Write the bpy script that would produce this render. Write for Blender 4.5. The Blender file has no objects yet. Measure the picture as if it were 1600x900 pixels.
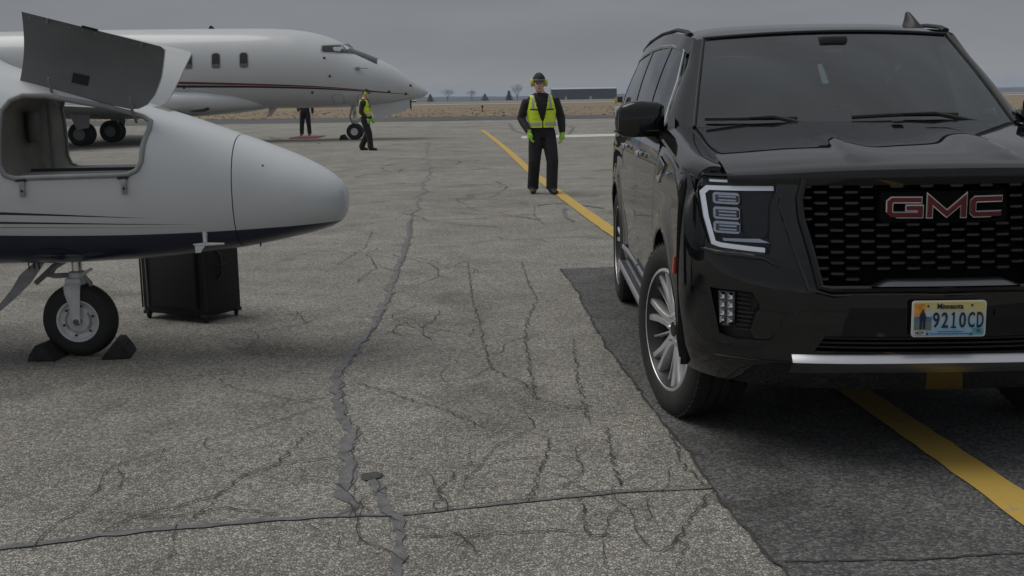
import bpy, bmesh, math, random
from mathutils import Vector, Matrix
R = math.radians
random.seed(7)
sc = bpy.context.scene
col = sc.collection

# ------------------------------------------------------------------ camera
cam_d = bpy.data.cameras.new('camera')
cam = bpy.data.objects.new('camera', cam_d)
col.objects.link(cam)
cam_d.sensor_width = 36.0
cam_d.lens = 40.5
cam_d.clip_start = 0.05
cam_d.clip_end = 9000
PITCH, ROLL = math.atan(305 / 1800), R(1.0)
fw = Vector((0, math.cos(PITCH), -math.sin(PITCH)))
u0 = Vector((0, math.sin(PITCH), math.cos(PITCH)))
r0 = Vector((1, 0, 0))
rt = r0 * math.cos(ROLL) - u0 * math.sin(ROLL)
up = u0 * math.cos(ROLL) + r0 * math.sin(ROLL)
cam.matrix_world = Matrix(((rt.x, up.x, -fw.x, 0), (rt.y, up.y, -fw.y, 0), (rt.z, up.z, -fw.z, 1.55), (0, 0, 0, 1)))
sc.camera = cam

# ------------------------------------------------------------------ sky, sun, exposure
SUN_EL, SUN_AZ = R(58), R(-84)          # azimuth measured from +Y towards +X
world = bpy.data.worlds.new('World')
sc.world = world
world.use_nodes = True
wn = world.node_tree
wn.nodes.clear()
wo = wn.nodes.new('ShaderNodeOutputWorld')
bg = wn.nodes.new('ShaderNodeBackground')
bg.inputs['Strength'].default_value = 0.10
sky = wn.nodes.new('ShaderNodeTexSky')
sky.sky_type = 'NISHITA'
sky.sun_disc = False
sky.sun_elevation = SUN_EL
sky.sun_rotation = SUN_AZ
sky.air_density = 2.0
sky.dust_density = 4.0
tc = wn.nodes.new('ShaderNodeTexCoord')
mp = wn.nodes.new('ShaderNodeMapping')
mp.inputs['Scale'].default_value = (3.0, 3.0, 16.0)
nz = wn.nodes.new('ShaderNodeTexNoise')
nz.inputs['Scale'].default_value = 1.3
nz.inputs['Detail'].default_value = 5.0
wn.links.new(tc.outputs['Generated'], mp.inputs['Vector'])
wn.links.new(mp.outputs['Vector'], nz.inputs['Vector'])
sx = wn.nodes.new('ShaderNodeSeparateXYZ')
wn.links.new(tc.outputs['Generated'], sx.inputs[0])
ramp = wn.nodes.new('ShaderNodeValToRGB')         # overcast: pale haze at the horizon, grey cloud bank, brighter towards the zenith
ramp.color_ramp.elements[0].position = 0.0
ramp.color_ramp.elements[0].color = (1.80, 1.83, 1.88, 1)
ramp.color_ramp.elements[1].position = 1.0
ramp.color_ramp.elements[1].color = (2.75, 2.82, 2.95, 1)
e = ramp.color_ramp.elements.new(0.04); e.color = (1.36, 1.43, 1.54, 1)
e = ramp.color_ramp.elements.new(0.10); e.color = (1.30, 1.38, 1.52, 1)
e = ramp.color_ramp.elements.new(0.5); e.color = (2.05, 2.12, 2.25, 1)
wn.links.new(sx.outputs['Z'], ramp.inputs['Fac'])
nr = wn.nodes.new('ShaderNodeMapRange')
nr.inputs['From Min'].default_value = 0.3
nr.inputs['From Max'].default_value = 0.7
nr.inputs['To Min'].default_value = 0.88
nr.inputs['To Max'].default_value = 1.08
wn.links.new(nz.outputs['Fac'], nr.inputs['Value'])
mul = wn.nodes.new('ShaderNodeVectorMath'); mul.operation = 'SCALE'
wn.links.new(ramp.outputs['Color'], mul.inputs[0])
wn.links.new(nr.outputs['Result'], mul.inputs['Scale'])
hs = wn.nodes.new('ShaderNodeHueSaturation')
hs.inputs['Saturation'].default_value = 0.25
hs.inputs['Value'].default_value = 0.22
wn.links.new(sky.outputs['Color'], hs.inputs['Color'])
mx = wn.nodes.new('ShaderNodeMix'); mx.data_type = 'RGBA'
mx.inputs['Factor'].default_value = 0.9
wn.links.new(hs.outputs['Color'], mx.inputs['A'])
wn.links.new(mul.outputs['Vector'], mx.inputs['B'])
wn.links.new(mx.outputs['Result'], bg.inputs['Color'])
wn.links.new(bg.outputs['Background'], wo.inputs['Surface'])

sun_d = bpy.data.lights.new('sun', 'SUN')
sun_d.energy = 0.85
sun_d.angle = R(46)
sun_d.color = (1.0, 0.965, 0.90)
sun = bpy.data.objects.new('sun', sun_d)
col.objects.link(sun)
sdir = Vector((math.cos(SUN_EL) * math.sin(SUN_AZ), math.cos(SUN_EL) * math.cos(SUN_AZ), math.sin(SUN_EL)))
sun.rotation_euler = sdir.to_track_quat('Z', 'Y').to_euler()
sun.location = sdir * 60
vs = sc.view_settings
vs.view_transform = 'Standard'
vs.look = 'None'
vs.exposure = 0.80
vs.gamma = 1.0
vs.use_curve_mapping = False

# ------------------------------------------------------------------ materials
def mat(name, c, rough=0.5, metal=0.0, coat=0.0, vary=0.0, vscale=8.0, bump=0.0, bscale=60.0, spec=0.5, emit=None):
    m = bpy.data.materials.new(name)
    m.use_nodes = True
    nt = m.node_tree
    b = nt.nodes['Principled BSDF']
    b.inputs['Base Color'].default_value = (*c, 1)
    b.inputs['Roughness'].default_value = rough
    b.inputs['Metallic'].default_value = metal
    b.inputs['Specular IOR Level'].default_value = spec
    if coat:
        b.inputs['Coat Weight'].default_value = coat
        b.inputs['Coat Roughness'].default_value = 0.012
        b.inputs['Coat IOR'].default_value = 1.58
    if emit:
        b.inputs['Emission Color'].default_value = (*emit[0], 1)
        b.inputs['Emission Strength'].default_value = emit[1]
    if vary or bump:
        t = nt.nodes.new('ShaderNodeTexCoord')
    if vary:
        n = nt.nodes.new('ShaderNodeTexNoise')
        n.inputs['Scale'].default_value = vscale
        n.inputs['Detail'].default_value = 6
        nt.links.new(t.outputs['Object'], n.inputs['Vector'])
        r = nt.nodes.new('ShaderNodeValToRGB')
        r.color_ramp.elements[0].position = 0.3
        r.color_ramp.elements[1].position = 0.7
        r.color_ramp.elements[0].color = (*[x * (1 - vary) for x in c], 1)
        r.color_ramp.elements[1].color = (*[min(1, x * (1 + vary)) for x in c], 1)
        nt.links.new(n.outputs['Fac'], r.inputs['Fac'])
        nt.links.new(r.outputs['Color'], b.inputs['Base Color'])
        rr = nt.nodes.new('ShaderNodeMapRange')
        rr.inputs['To Min'].default_value = max(0.02, rough - 0.08)
        rr.inputs['To Max'].default_value = min(1, rough + 0.08)
        nt.links.new(n.outputs['Fac'], rr.inputs['Value'])
        nt.links.new(rr.outputs['Result'], b.inputs['Roughness'])
    if bump:
        n2 = nt.nodes.new('ShaderNodeTexNoise')
        n2.inputs['Scale'].default_value = bscale
        n2.inputs['Detail'].default_value = 4
        nt.links.new(t.outputs['Object'], n2.inputs['Vector'])
        bp = nt.nodes.new('ShaderNodeBump')
        bp.inputs['Strength'].default_value = bump
        bp.inputs['Distance'].default_value = 0.02
        nt.links.new(n2.outputs['Fac'], bp.inputs['Height'])
        nt.links.new(bp.outputs['Normal'], b.inputs['Normal'])
    return m

def glass(name, tint, refl_ior=1.5):
    m = bpy.data.materials.new(name)
    m.use_nodes = True
    nt = m.node_tree
    nt.nodes.clear()
    o = nt.nodes.new('ShaderNodeOutputMaterial')
    mxs = nt.nodes.new('ShaderNodeMixShader')
    tr = nt.nodes.new('ShaderNodeBsdfTransparent')
    tr.inputs['Color'].default_value = (*tint, 1)
    gl = nt.nodes.new('ShaderNodeBsdfGlossy')
    gl.inputs['Roughness'].default_value = 0.015
    gl.inputs['Color'].default_value = (0.95, 0.98, 1, 1)
    fr = nt.nodes.new('ShaderNodeFresnel')
    fr.inputs['IOR'].default_value = refl_ior
    ge = nt.nodes.new('ShaderNodeNewGeometry')
    sb_ = nt.nodes.new('ShaderNodeMath'); sb_.operation = 'SUBTRACT'; sb_.inputs[0].default_value = 1.0
    nt.links.new(ge.outputs['Backfacing'], sb_.inputs[1])
    ml = nt.nodes.new('ShaderNodeMath'); ml.operation = 'MULTIPLY'
    nt.links.new(fr.outputs['Fac'], ml.inputs[0]); nt.links.new(sb_.outputs[0], ml.inputs[1])
    nt.links.new(ml.outputs[0], mxs.inputs['Fac'])
    nt.links.new(tr.outputs[0], mxs.inputs[1])
    nt.links.new(gl.outputs[0], mxs.inputs[2])
    nt.links.new(mxs.outputs[0], o.inputs['Surface'])
    return m

def ground_mat(name, dark, mid, light, grain, pits, blot, bump, rough=0.9, stain=(0.72, 1.0)):
    """stony surface: stones of two sizes, dark pits between them, broad stains"""
    m = bpy.data.materials.new(name)
    m.use_nodes = True
    nt = m.node_tree
    b = nt.nodes['Principled BSDF']
    b.inputs['Roughness'].default_value = rough
    b.inputs['Specular IOR Level'].default_value = 0.3
    t = nt.nodes.new('ShaderNodeTexCoord')
    L = nt.links.new
    v = nt.nodes.new('ShaderNodeTexVoronoi'); v.inputs['Scale'].default_value = grain
    v2 = nt.nodes.new('ShaderNodeTexVoronoi'); v2.inputs['Scale'].default_value = grain; v2.feature = 'DISTANCE_TO_EDGE'
    n = nt.nodes.new('ShaderNodeTexNoise'); n.inputs['Scale'].default_value = grain * 0.45; n.inputs['Detail'].default_value = 8; n.inputs['Roughness'].default_value = 0.75
    n3 = nt.nodes.new('ShaderNodeTexNoise'); n3.inputs['Scale'].default_value = blot; n3.inputs['Detail'].default_value = 7; n3.inputs['Roughness'].default_value = 0.65
    n4 = nt.nodes.new('ShaderNodeTexNoise'); n4.inputs['Scale'].default_value = blot * 7; n4.inputs['Detail'].default_value = 5
    for q in (v, v2, n, n3, n4): L(t.outputs['Object'], q.inputs['Vector'])
    sp = nt.nodes.new('ShaderNodeSeparateColor'); L(v.outputs['Color'], sp.inputs[0])
    mixf = nt.nodes.new('ShaderNodeMath'); mixf.operation = 'MULTIPLY_ADD'
    mixf.inputs[1].default_value = 0.5; mixf.inputs[2].default_value = 0.0
    L(sp.outputs[0], mixf.inputs[0])
    ad = nt.nodes.new('ShaderNodeMath'); ad.operation = 'MULTIPLY_ADD'; ad.inputs[1].default_value = 0.5
    L(n.outputs['Fac'], ad.inputs[0]); L(mixf.outputs[0], ad.inputs[2])
    rp = nt.nodes.new('ShaderNodeValToRGB')
    rp.color_ramp.elements[0].position = 0.2; rp.color_ramp.elements[0].color = (*dark, 1)
    rp.color_ramp.elements[1].position = 0.8; rp.color_ramp.elements[1].color = (*light, 1)
    e = rp.color_ramp.elements.new(0.5); e.color = (*mid, 1)
    L(ad.outputs[0], rp.inputs['Fac'])
    # pits
    pm = nt.nodes.new('ShaderNodeMapRange'); pm.inputs['From Max'].default_value = 0.16; pm.inputs['To Min'].default_value = pits
    L(v2.outputs['Distance'], pm.inputs['Value'])
    m1 = nt.nodes.new('ShaderNodeVectorMath'); m1.operation = 'SCALE'; L(rp.outputs['Color'], m1.inputs[0]); L(pm.outputs['Result'], m1.inputs['Scale'])
    bm_ = nt.nodes.new('ShaderNodeMapRange'); bm_.inputs['From Min'].default_value = 0.3; bm_.inputs['From Max'].default_value = 0.62
    bm_.inputs['To Min'].default_value = stain[0]; bm_.inputs['To Max'].default_value = stain[1]
    L(n3.outputs['Fac'], bm_.inputs['Value'])
    m2 = nt.nodes.new('ShaderNodeVectorMath'); m2.operation = 'SCALE'; L(m1.outputs[0], m2.inputs[0]); L(bm_.outputs['Result'], m2.inputs['Scale'])
    b4 = nt.nodes.new('ShaderNodeMapRange'); b4.inputs['From Min'].default_value = 0.3; b4.inputs['From Max'].default_value = 0.7
    b4.inputs['To Min'].default_value = 0.86; b4.inputs['To Max'].default_value = 1.12
    L(n4.outputs['Fac'], b4.inputs['Value'])
    m3 = nt.nodes.new('ShaderNodeVectorMath'); m3.operation = 'SCALE'; L(m2.outputs[0], m3.inputs[0]); L(b4.outputs['Result'], m3.inputs['Scale'])
    n5 = nt.nodes.new('ShaderNodeTexNoise'); n5.inputs['Scale'].default_value = blot * 3.1; n5.inputs['Detail'].default_value = 9; n5.inputs['Roughness'].default_value = 0.6; n5.inputs['Distortion'].default_value = 0.6
    L(t.outputs['Object'], n5.inputs['Vector'])
    b5 = nt.nodes.new('ShaderNodeMapRange'); b5.inputs['From Min'].default_value = 0.33; b5.inputs['From Max'].default_value = 0.45
    b5.inputs['To Min'].default_value = 0.70; b5.inputs['To Max'].default_value = 1.0
    L(n5.outputs['Fac'], b5.inputs['Value'])
    m4 = nt.nodes.new('ShaderNodeVectorMath'); m4.operation = 'SCALE'; L(m3.outputs[0], m4.inputs[0]); L(b5.outputs['Result'], m4.inputs['Scale'])
    L(m4.outputs[0], b.inputs['Base Color'])
    hsum = nt.nodes.new('ShaderNodeMath'); hsum.operation = 'ADD'
    L(pm.outputs['Result'], hsum.inputs[0]); L(n.outputs['Fac'], hsum.inputs[1])
    bp = nt.nodes.new('ShaderNodeBump'); bp.inputs['Strength'].default_value = bump; bp.inputs['Distance'].default_value = 0.006
    L(hsum.outputs[0], bp.inputs['Height']); L(bp.outputs['Normal'], b.inputs['Normal'])
    return m

def paint_line(name, c, wear_c, wear=0.5):
    """road paint worn through to the stone below"""
    m = bpy.data.materials.new(name)
    m.use_nodes = True
    nt = m.node_tree
    b = nt.nodes['Principled BSDF']
    b.inputs['Roughness'].default_value = 0.8
    L = nt.links.new
    t = nt.nodes.new('ShaderNodeTexCoord')
    n = nt.nodes.new('ShaderNodeTexNoise'); n.inputs['Scale'].default_value = 22; n.inputs['Detail'].default_value = 9; n.inputs['Roughness'].default_value = 0.75
    n2 = nt.nodes.new('ShaderNodeTexNoise'); n2.inputs['Scale'].default_value = 2.2; n2.inputs['Detail'].default_value = 3
    L(t.outputs['Object'], n.inputs['Vector']); L(t.outputs['Object'], n2.inputs['Vector'])
    a = nt.nodes.new('ShaderNodeMath'); a.operation = 'MULTIPLY_ADD'; a.inputs[1].default_value = 0.5
    L(n2.outputs['Fac'], a.inputs[0]); L(n.outputs['Fac'], a.inputs[2])
    r = nt.nodes.new('ShaderNodeValToRGB')
    r.color_ramp.elements[0].position = wear; r.color_ramp.elements[0].color = (*wear_c, 1)
    r.color_ramp.elements[1].position = wear + 0.14; r.color_ramp.elements[1].color = (*c, 1)
    L(a.outputs[0], r.inputs['Fac']); L(r.outputs['Color'], b.inputs['Base Color'])
    bp = nt.nodes.new('ShaderNodeBump'); bp.inputs['Strength'].default_value = 0.5; bp.inputs['Distance'].default_value = 0.004
    L(n.outputs['Fac'], bp.inputs['Height']); L(bp.outputs['Normal'], b.inputs['Normal'])
    return m

M = {}
M['apron'] = ground_mat('apron_stone', (0.19, 0.182, 0.163), (0.38, 0.362, 0.325), (0.575, 0.552, 0.50), 82, 0.40, 0.32, 0.9, stain=(0.80, 1.06))
M['asphalt'] = ground_mat('patch_asphalt', (0.06, 0.06, 0.06), (0.115, 0.115, 0.115), (0.24, 0.24, 0.235), 95, 0.6, 0.5, 0.5, stain=(0.78, 1.1))
M['taxi'] = ground_mat('taxiway_asphalt', (0.07, 0.07, 0.073), (0.12, 0.12, 0.125), (0.18, 0.18, 0.18), 30, 0.6, 0.08, 0.3, stain=(0.8, 1.1))
M['concrete_far'] = mat('far_concrete', (0.36, 0.35, 0.33), 0.9, vary=0.12, vscale=0.05)
M['field'] = mat('dry_field', (0.215, 0.168, 0.105), 0.95, vary=0.2, vscale=0.12)
M['tar'] = mat('crack_sealant', (0.135, 0.135, 0.14), 0.62, vary=0.35, vscale=14, bump=0.5, bscale=90)
M['crack'] = mat('open_crack', (0.045, 0.043, 0.04), 0.95)
M['yellow'] = paint_line('yellow_paint', (0.50, 0.335, 0.07), (0.30, 0.255, 0.165), 0.56)
M['white_line'] = paint_line('white_paint', (0.54, 0.54, 0.52), (0.36, 0.35, 0.325), 0.58)
M['paint'] = mat('black_car_paint', (0.0045, 0.005, 0.0062), 0.4, coat=1.0, spec=0.0)
M['gloss_black'] = mat('gloss_black_trim', (0.006, 0.006, 0.007), 0.12, spec=0.5)
M['black_plastic'] = mat('black_plastic', (0.013, 0.013, 0.014), 0.5, vary=0.25, vscale=30, bump=0.08, bscale=300)
M['dark_void'] = mat('dark_cavity', (0.005, 0.005, 0.005), 0.9, spec=0.05)
M['chrome'] = mat('chrome', (0.75, 0.76, 0.78), 0.12, metal=1.0)
M['satin'] = mat('satin_silver', (0.55, 0.56, 0.58), 0.32, metal=1.0, vary=0.06)
M['dark_chrome'] = mat('dark_chrome', (0.15, 0.155, 0.165), 0.30, metal=1.0)
M['alloy'] = mat('wheel_alloy', (0.82, 0.83, 0.85), 0.38, metal=0.85, vary=0.08, vscale=12)
M['tyre'] = mat('tyre_rubber', (0.017, 0.017, 0.017), 0.75, vary=0.3, vscale=20, bump=0.15, bscale=160)
M['glass'] = glass('vehicle_glass', (0.42, 0.49, 0.50), 1.9)
M['glass_dark'] = glass('privacy_glass', (0.22, 0.25, 0.26), 1.8)
M['lens'] = glass('lamp_lens', (0.85, 0.87, 0.9), 1.35)
M['led'] = mat('led_bar', (0.8, 0.8, 0.82), 0.3, emit=((1, 1, 1), 0.07))
M['reflector'] = mat('lamp_reflector', (0.8, 0.81, 0.83), 0.12, metal=1.0)
M['amber'] = mat('marker_lens', (0.50, 0.07, 0.03), 0.25)
M['red'] = mat('emblem_red', (0.11, 0.010, 0.016), 0.3)
M['seat'] = mat('seat_leather', (0.06, 0.06, 0.062), 0.55, vary=0.2)
M['headliner'] = mat('headliner', (0.30, 0.29, 0.28), 0.9)
M['white_jet'] = mat('jet_white_paint', (0.50, 0.52, 0.535), 0.32, coat=0.35, vary=0.03, vscale=1.3)
M['jet_grey'] = mat('jet_grey_paint', (0.34, 0.35, 0.36), 0.5, vary=0.08)
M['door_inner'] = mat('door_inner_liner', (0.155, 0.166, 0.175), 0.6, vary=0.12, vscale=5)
M['liner'] = mat('baggage_liner', (0.20, 0.19, 0.17), 0.8, vary=0.2, vscale=6)
M['seal'] = mat('door_seal_grey', (0.24, 0.25, 0.255), 0.6, vary=0.1)
M['gear_white'] = mat('gear_white', (0.55, 0.56, 0.57), 0.45, vary=0.12, vscale=14)
M['gear_grey'] = mat('gear_grey', (0.26, 0.265, 0.27), 0.5, vary=0.2, vscale=20)
M['navy'] = mat('navy_stripe', (0.012, 0.016, 0.04), 0.3, coat=0.6)
M['black'] = mat('matte_black', (0.014, 0.014, 0.015), 0.6)
M['jet_red'] = mat('stripe_red', (0.17, 0.012, 0.022), 0.35)
M['rubber'] = mat('chock_rubber', (0.02, 0.02, 0.02), 0.85, vary=0.4, vscale=25, bump=0.4, bscale=70)
M['luggage'] = mat('luggage_nylon', (0.009, 0.009, 0.010), 0.75, vary=0.25, vscale=40, bump=0.25, bscale=500)
M['jacket'] = mat('black_jacket', (0.017, 0.017, 0.019), 0.85, vary=0.3, vscale=9, bump=0.9, bscale=16)
M['trousers'] = mat('dark_trousers', (0.013, 0.013, 0.016), 0.88, vary=0.3, vscale=9, bump=0.9, bscale=14)
M['boots'] = mat('dark_boots', (0.02, 0.016, 0.013), 0.6)
M['skin'] = mat('skin', (0.58, 0.37, 0.29), 0.55, vary=0.08, vscale=20)
M['hair'] = mat('hair', (0.03, 0.02, 0.014), 0.7)
M['hivis'] = mat('hivis_yellow', (0.66, 0.86, 0.04), 0.7, vary=0.12, vscale=10, bump=0.5, bscale=22)
M['tape'] = mat('reflective_tape', (0.40, 0.41, 0.41), 0.4)
M['glove'] = mat('glove_green', (0.34, 0.60, 0.06), 0.7, vary=0.15, vscale=30)
M['muff'] = mat('earmuff_yellow', (0.50, 0.56, 0.04), 0.4)
M['cap'] = mat('black_cap', (0.02, 0.02, 0.02), 0.8)
M['cap_grey'] = mat('grey_band', (0.16, 0.165, 0.17), 0.6)
M['mat_red'] = mat('red_carpet', (0.15, 0.03, 0.032), 0.95, vary=0.2, vscale=15)
M['hangar'] = mat('dark_cladding', (0.03, 0.033, 0.04), 0.6, vary=0.1, vscale=0.4)
M['roof_pale'] = mat('pale_roof', (0.40, 0.41, 0.42), 0.6)
M['bark'] = mat('bark', (0.06, 0.048, 0.038), 0.9, vary=0.3)
M['needle'] = mat('needles', (0.025, 0.038, 0.022), 0.8, vary=0.4, vscale=1.5)
M['hill'] = mat('wooded_hill', (0.05, 0.058, 0.065), 0.95, vary=0.4, vscale=0.01)
M['orange'] = mat('marker_red', (0.35, 0.05, 0.03), 0.5)
M['sign_yellow'] = mat('sign_yellow', (0.55, 0.40, 0.04), 0.6)

# ------------------------------------------------------------------ mesh helpers
def tag(o, label=None, cat=None, group=None, kind=None):
    if label: o['label'] = label
    if cat: o['category'] = cat
    if group: o['group'] = group
    if kind: o['kind'] = kind
    return o

def empty(name, loc, rz=0.0):
    o = bpy.data.objects.new(name, None)
    o.empty_display_size = 0.3
    o.location = loc
    o.rotation_euler = (0, 0, rz)
    col.objects.link(o)
    return o

def finish(me, smooth):
    """smooth shading with sharp edges beyond the given angle"""
    if smooth is None:
        return
    bm = bmesh.new(); bm.from_mesh(me)
    for f in bm.faces: f.smooth = True
    a = R(smooth)
    for e_ in bm.edges:
        e_.smooth = not (len(e_.link_faces) == 2 and e_.calc_face_angle(0) > a)
    bm.to_mesh(me); bm.free()

def link(name, me, mats, parent=None):
    o = bpy.data.objects.new(name, me)
    if not isinstance(mats, (list, tuple)): mats = [mats]
    if len(me.materials) == 0:
        for q in mats: me.materials.append(q)
    col.objects.link(o)
    if parent: o.parent = parent
    return o

class MB:
    """collects shapes into one mesh"""
    def __init__(s):
        s.v = []; s.f = []
    def add(s, vs_, fs_):
        n = len(s.v)
        s.v += [tuple(q) for q in vs_]
        s.f += [tuple(i + n for i in f) for f in fs_]
        return s
    def box(s, c, d, rot=None, bev=0.0):
        x, y, z = d[0] / 2, d[1] / 2, d[2] / 2
        if bev <= 0:
            vs_ = [Vector((a * x, b * y, c_ * z)) for a in (-1, 1) for b in (-1, 1) for c_ in (-1, 1)]
            fs_ = [(0, 1, 3, 2), (4, 6, 7, 5), (0, 4, 5, 1), (2, 3, 7, 6), (0, 2, 6, 4), (1, 5, 7, 3)]
        else:
            bm = bmesh.new(); bmesh.ops.create_cube(bm, size=1.0)
            for q in bm.verts: q.co = Vector((q.co.x * 2 * x, q.co.y * 2 * y, q.co.z * 2 * z))
            bmesh.ops.bevel(bm, geom=bm.edges[:], offset=bev, segments=2, affect='EDGES', profile=0.5)
            bm.verts.ensure_lookup_table(); bm.verts.index_update()
            vs_ = [q.co.copy() for q in bm.verts]; fs_ = [[q.index for q in f.verts] for f in bm.faces]
            bm.free()
        if rot is not None: vs_ = [rot @ q for q in vs_]
        return s.add([q + Vector(c) for q in vs_], fs_)
    def tube(s, path, rad, n=8, caps=True, flat=None):
        """rad: number or list; flat: (ref axis, factor) squashes the ring along the axis"""
        P = [Vector(q) for q in path]
        k = len(P)
        rr = rad if isinstance(rad, (list, tuple)) else [rad] * k
        vs_, fs_ = [], []
        ref = None
        for i in range(k):
            t = (P[min(i + 1, k - 1)] - P[max(i - 1, 0)]).normalized()
            if ref is None:
                ref = Vector((0, 0, 1)) if abs(t.z) < 0.9 else Vector((1, 0, 0))
            a = (ref - t * ref.dot(t)).normalized(); b = t.cross(a)
            ref = a
            for j in range(n):
                an = 2 * math.pi * j / n
                r_ = rr[i]
                ra, rb = (r_ if isinstance(r_, (list, tuple)) else (r_, r_))
                vs_.append(P[i] + a * (ra * math.cos(an)) + b * (rb * math.sin(an)))
        for i in range(k - 1):
            for j in range(n):
                fs_.append((i * n + j, i * n + (j + 1) % n, (i + 1) * n + (j + 1) % n, (i + 1) * n + j))
        if caps:
            fs_.append(tuple(range(n - 1, -1, -1)))
            fs_.append(tuple((k - 1) * n + j for j in range(n)))
        return s.add(vs_, fs_)
    def lathe(s, prof, n=32, axis='X', c=(0, 0, 0), closed=False):
        """prof: (along axis, radius)"""
        vs_, fs_ = [], []
        for (a, r_) in prof:
            for j in range(n):
                an = 2 * math.pi * j / n
                p_, q_ = r_ * math.cos(an), r_ * math.sin(an)
                v_ = {'X': (a, p_, q_), 'Y': (p_, a, q_), 'Z': (p_, q_, a)}[axis]
                vs_.append(Vector(v_) + Vector(c))
        k = len(prof)
        for i in range(k if closed else k - 1):
            i2 = (i + 1) % k
            for j in range(n):
                fs_.append((i * n + j, i * n + (j + 1) % n, i2 * n + (j + 1) % n, i2 * n + j))
        return s.add(vs_, fs_)
    def loft(s, rings, caps=True):
        n = len(rings[0]); vs_ = [q for r_ in rings for q in r_]; fs_ = []
        for i in range(len(rings) - 1):
            for j in range(n):
                fs_.append((i * n + j, i * n + (j + 1) % n, (i + 1) * n + (j + 1) % n, (i + 1) * n + j))
        if caps:
            fs_.append(tuple(range(n - 1, -1, -1))); fs_.append(tuple((len(rings) - 1) * n + j for j in range(n)))
        return s.add(vs_, fs_)
    def grid(s, fn, nu, nv):
        vs_ = [fn(i / nu, j / nv) for i in range(nu + 1) for j in range(nv + 1)]
        fs_ = [(i * (nv + 1) + j, (i + 1) * (nv + 1) + j, (i + 1) * (nv + 1) + j + 1, i * (nv + 1) + j + 1) for i in range(nu) for j in range(nv)]
        return s.add(vs_, fs_)
    def slab(s, fn, nu, nv, th):
        """a grid with thickness: th is a vector added for the back face"""
        th = Vector(th)
        f_ = [Vector(fn(i / nu, j / nv)) for i in range(nu + 1) for j in range(nv + 1)]
        n = len(f_)
        vs_ = f_ + [q + th for q in f_]
        I = lambda i, j: i * (nv + 1) + j
        fs_ = []
        for i in range(nu):
            for j in range(nv):
                q = (I(i, j), I(i + 1, j), I(i + 1, j + 1), I(i, j + 1))
                fs_.append(q); fs_.append(tuple(n + a for a in reversed(q)))
        bd = [I(i, 0) for i in range(nu + 1)] + [I(nu, j) for j in range(1, nv + 1)] + [I(i, nv) for i in range(nu - 1, -1, -1)] + [I(0, j) for j in range(nv - 1, 0, -1)]
        for a in range(len(bd)):
            b_ = (a + 1) % len(bd)
            fs_.append((bd[b_], bd[a], n + bd[a], n + bd[b_]))
        return s.add(vs_, fs_)
    def prism(s, pts, fn, d0, d1):
        """flat outline pts (2-D), fn(a, b, depth) -> 3-D"""
        n = len(pts)
        vs_ = [fn(a, b, d0) for a, b in pts] + [fn(a, b, d1) for a, b in pts]
        ff = fill_faces(pts)
        fs_ = list(ff) + [tuple(n + i for i in reversed(f)) for f in ff]
        for i in range(n):
            fs_.append(((i + 1) % n, i, n + i, n + (i + 1) % n))
        return s.add(vs_, fs_)
    def mesh(s, name, smooth=35, fix=True):
        me = bpy.data.meshes.new(name)
        me.from_pydata(s.v, [], s.f)
        if fix:
            bm = bmesh.new(); bm.from_mesh(me)
            bmesh.ops.recalc_face_normals(bm, faces=bm.faces[:])
            bm.to_mesh(me); bm.free()
        finish(me, smooth)
        return me
    def build(s, name, mats, parent=None, smooth=35, fix=True):
        return link(name, s.mesh(name, smooth, fix), mats, parent)

def applied(o, smooth=35):
    """bake the modifiers of o into its mesh"""
    bpy.context.view_layer.update()
    dg = bpy.context.evaluated_depsgraph_get()
    me = bpy.data.meshes.new_from_object(o.evaluated_get(dg))
    old = o.data
    o.modifiers.clear()
    o.data = me
    bpy.data.meshes.remove(old)
    finish(me, smooth)
    return o

def cut(o, cutters, smooth=35):
    for c in cutters:
        md = o.modifiers.new('cut', 'BOOLEAN')
        md.operation = 'DIFFERENCE'; md.solver = 'EXACT'; md.object = c
    applied(o, smooth)
    for c in cutters:
        me = c.data; bpy.data.objects.remove(c); bpy.data.meshes.remove(me)
    return o

def interp(T, z):
    if z <= T[0][0]: return T[0][1]
    for (a, b), (c, d) in zip(T, T[1:]):
        if z <= c: return b + (d - b) * (z - a) / (c - a)
    return T[-1][1]

def smooth_interp(T, z):
    if z <= T[0][0]: return T[0][1]
    if z >= T[-1][0]: return T[-1][1]
    for i in range(len(T) - 1):
        if z <= T[i + 1][0]:
            p1, p2 = T[i], T[i + 1]
            p0 = T[i - 1] if i > 0 else (2 * p1[0] - p2[0], 2 * p1[1] - p2[1])
            p3 = T[i + 2] if i + 2 < len(T) else (2 * p2[0] - p1[0], 2 * p2[1] - p1[1])
            h = p2[0] - p1[0]; t = (z - p1[0]) / h
            m1 = (p2[1] - p0[1]) / (p2[0] - p0[0]) * h; m2 = (p3[1] - p1[1]) / (p3[0] - p1[0]) * h
            return (2*t**3 - 3*t*t + 1) * p1[1] + (t**3 - 2*t*t + t) * m1 + (3*t*t - 2*t**3) * p2[1] + (t**3 - t*t) * m2

class Strip(list):
    """an outline made of left and right edges: filled by quads"""
def fill_faces(pts):
    n = len(pts)
    if isinstance(pts, Strip):
        return [(i, i + 1, n - 2 - i, n - 1 - i) for i in range(n // 2 - 1)]
    return [tuple(range(n))]

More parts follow.
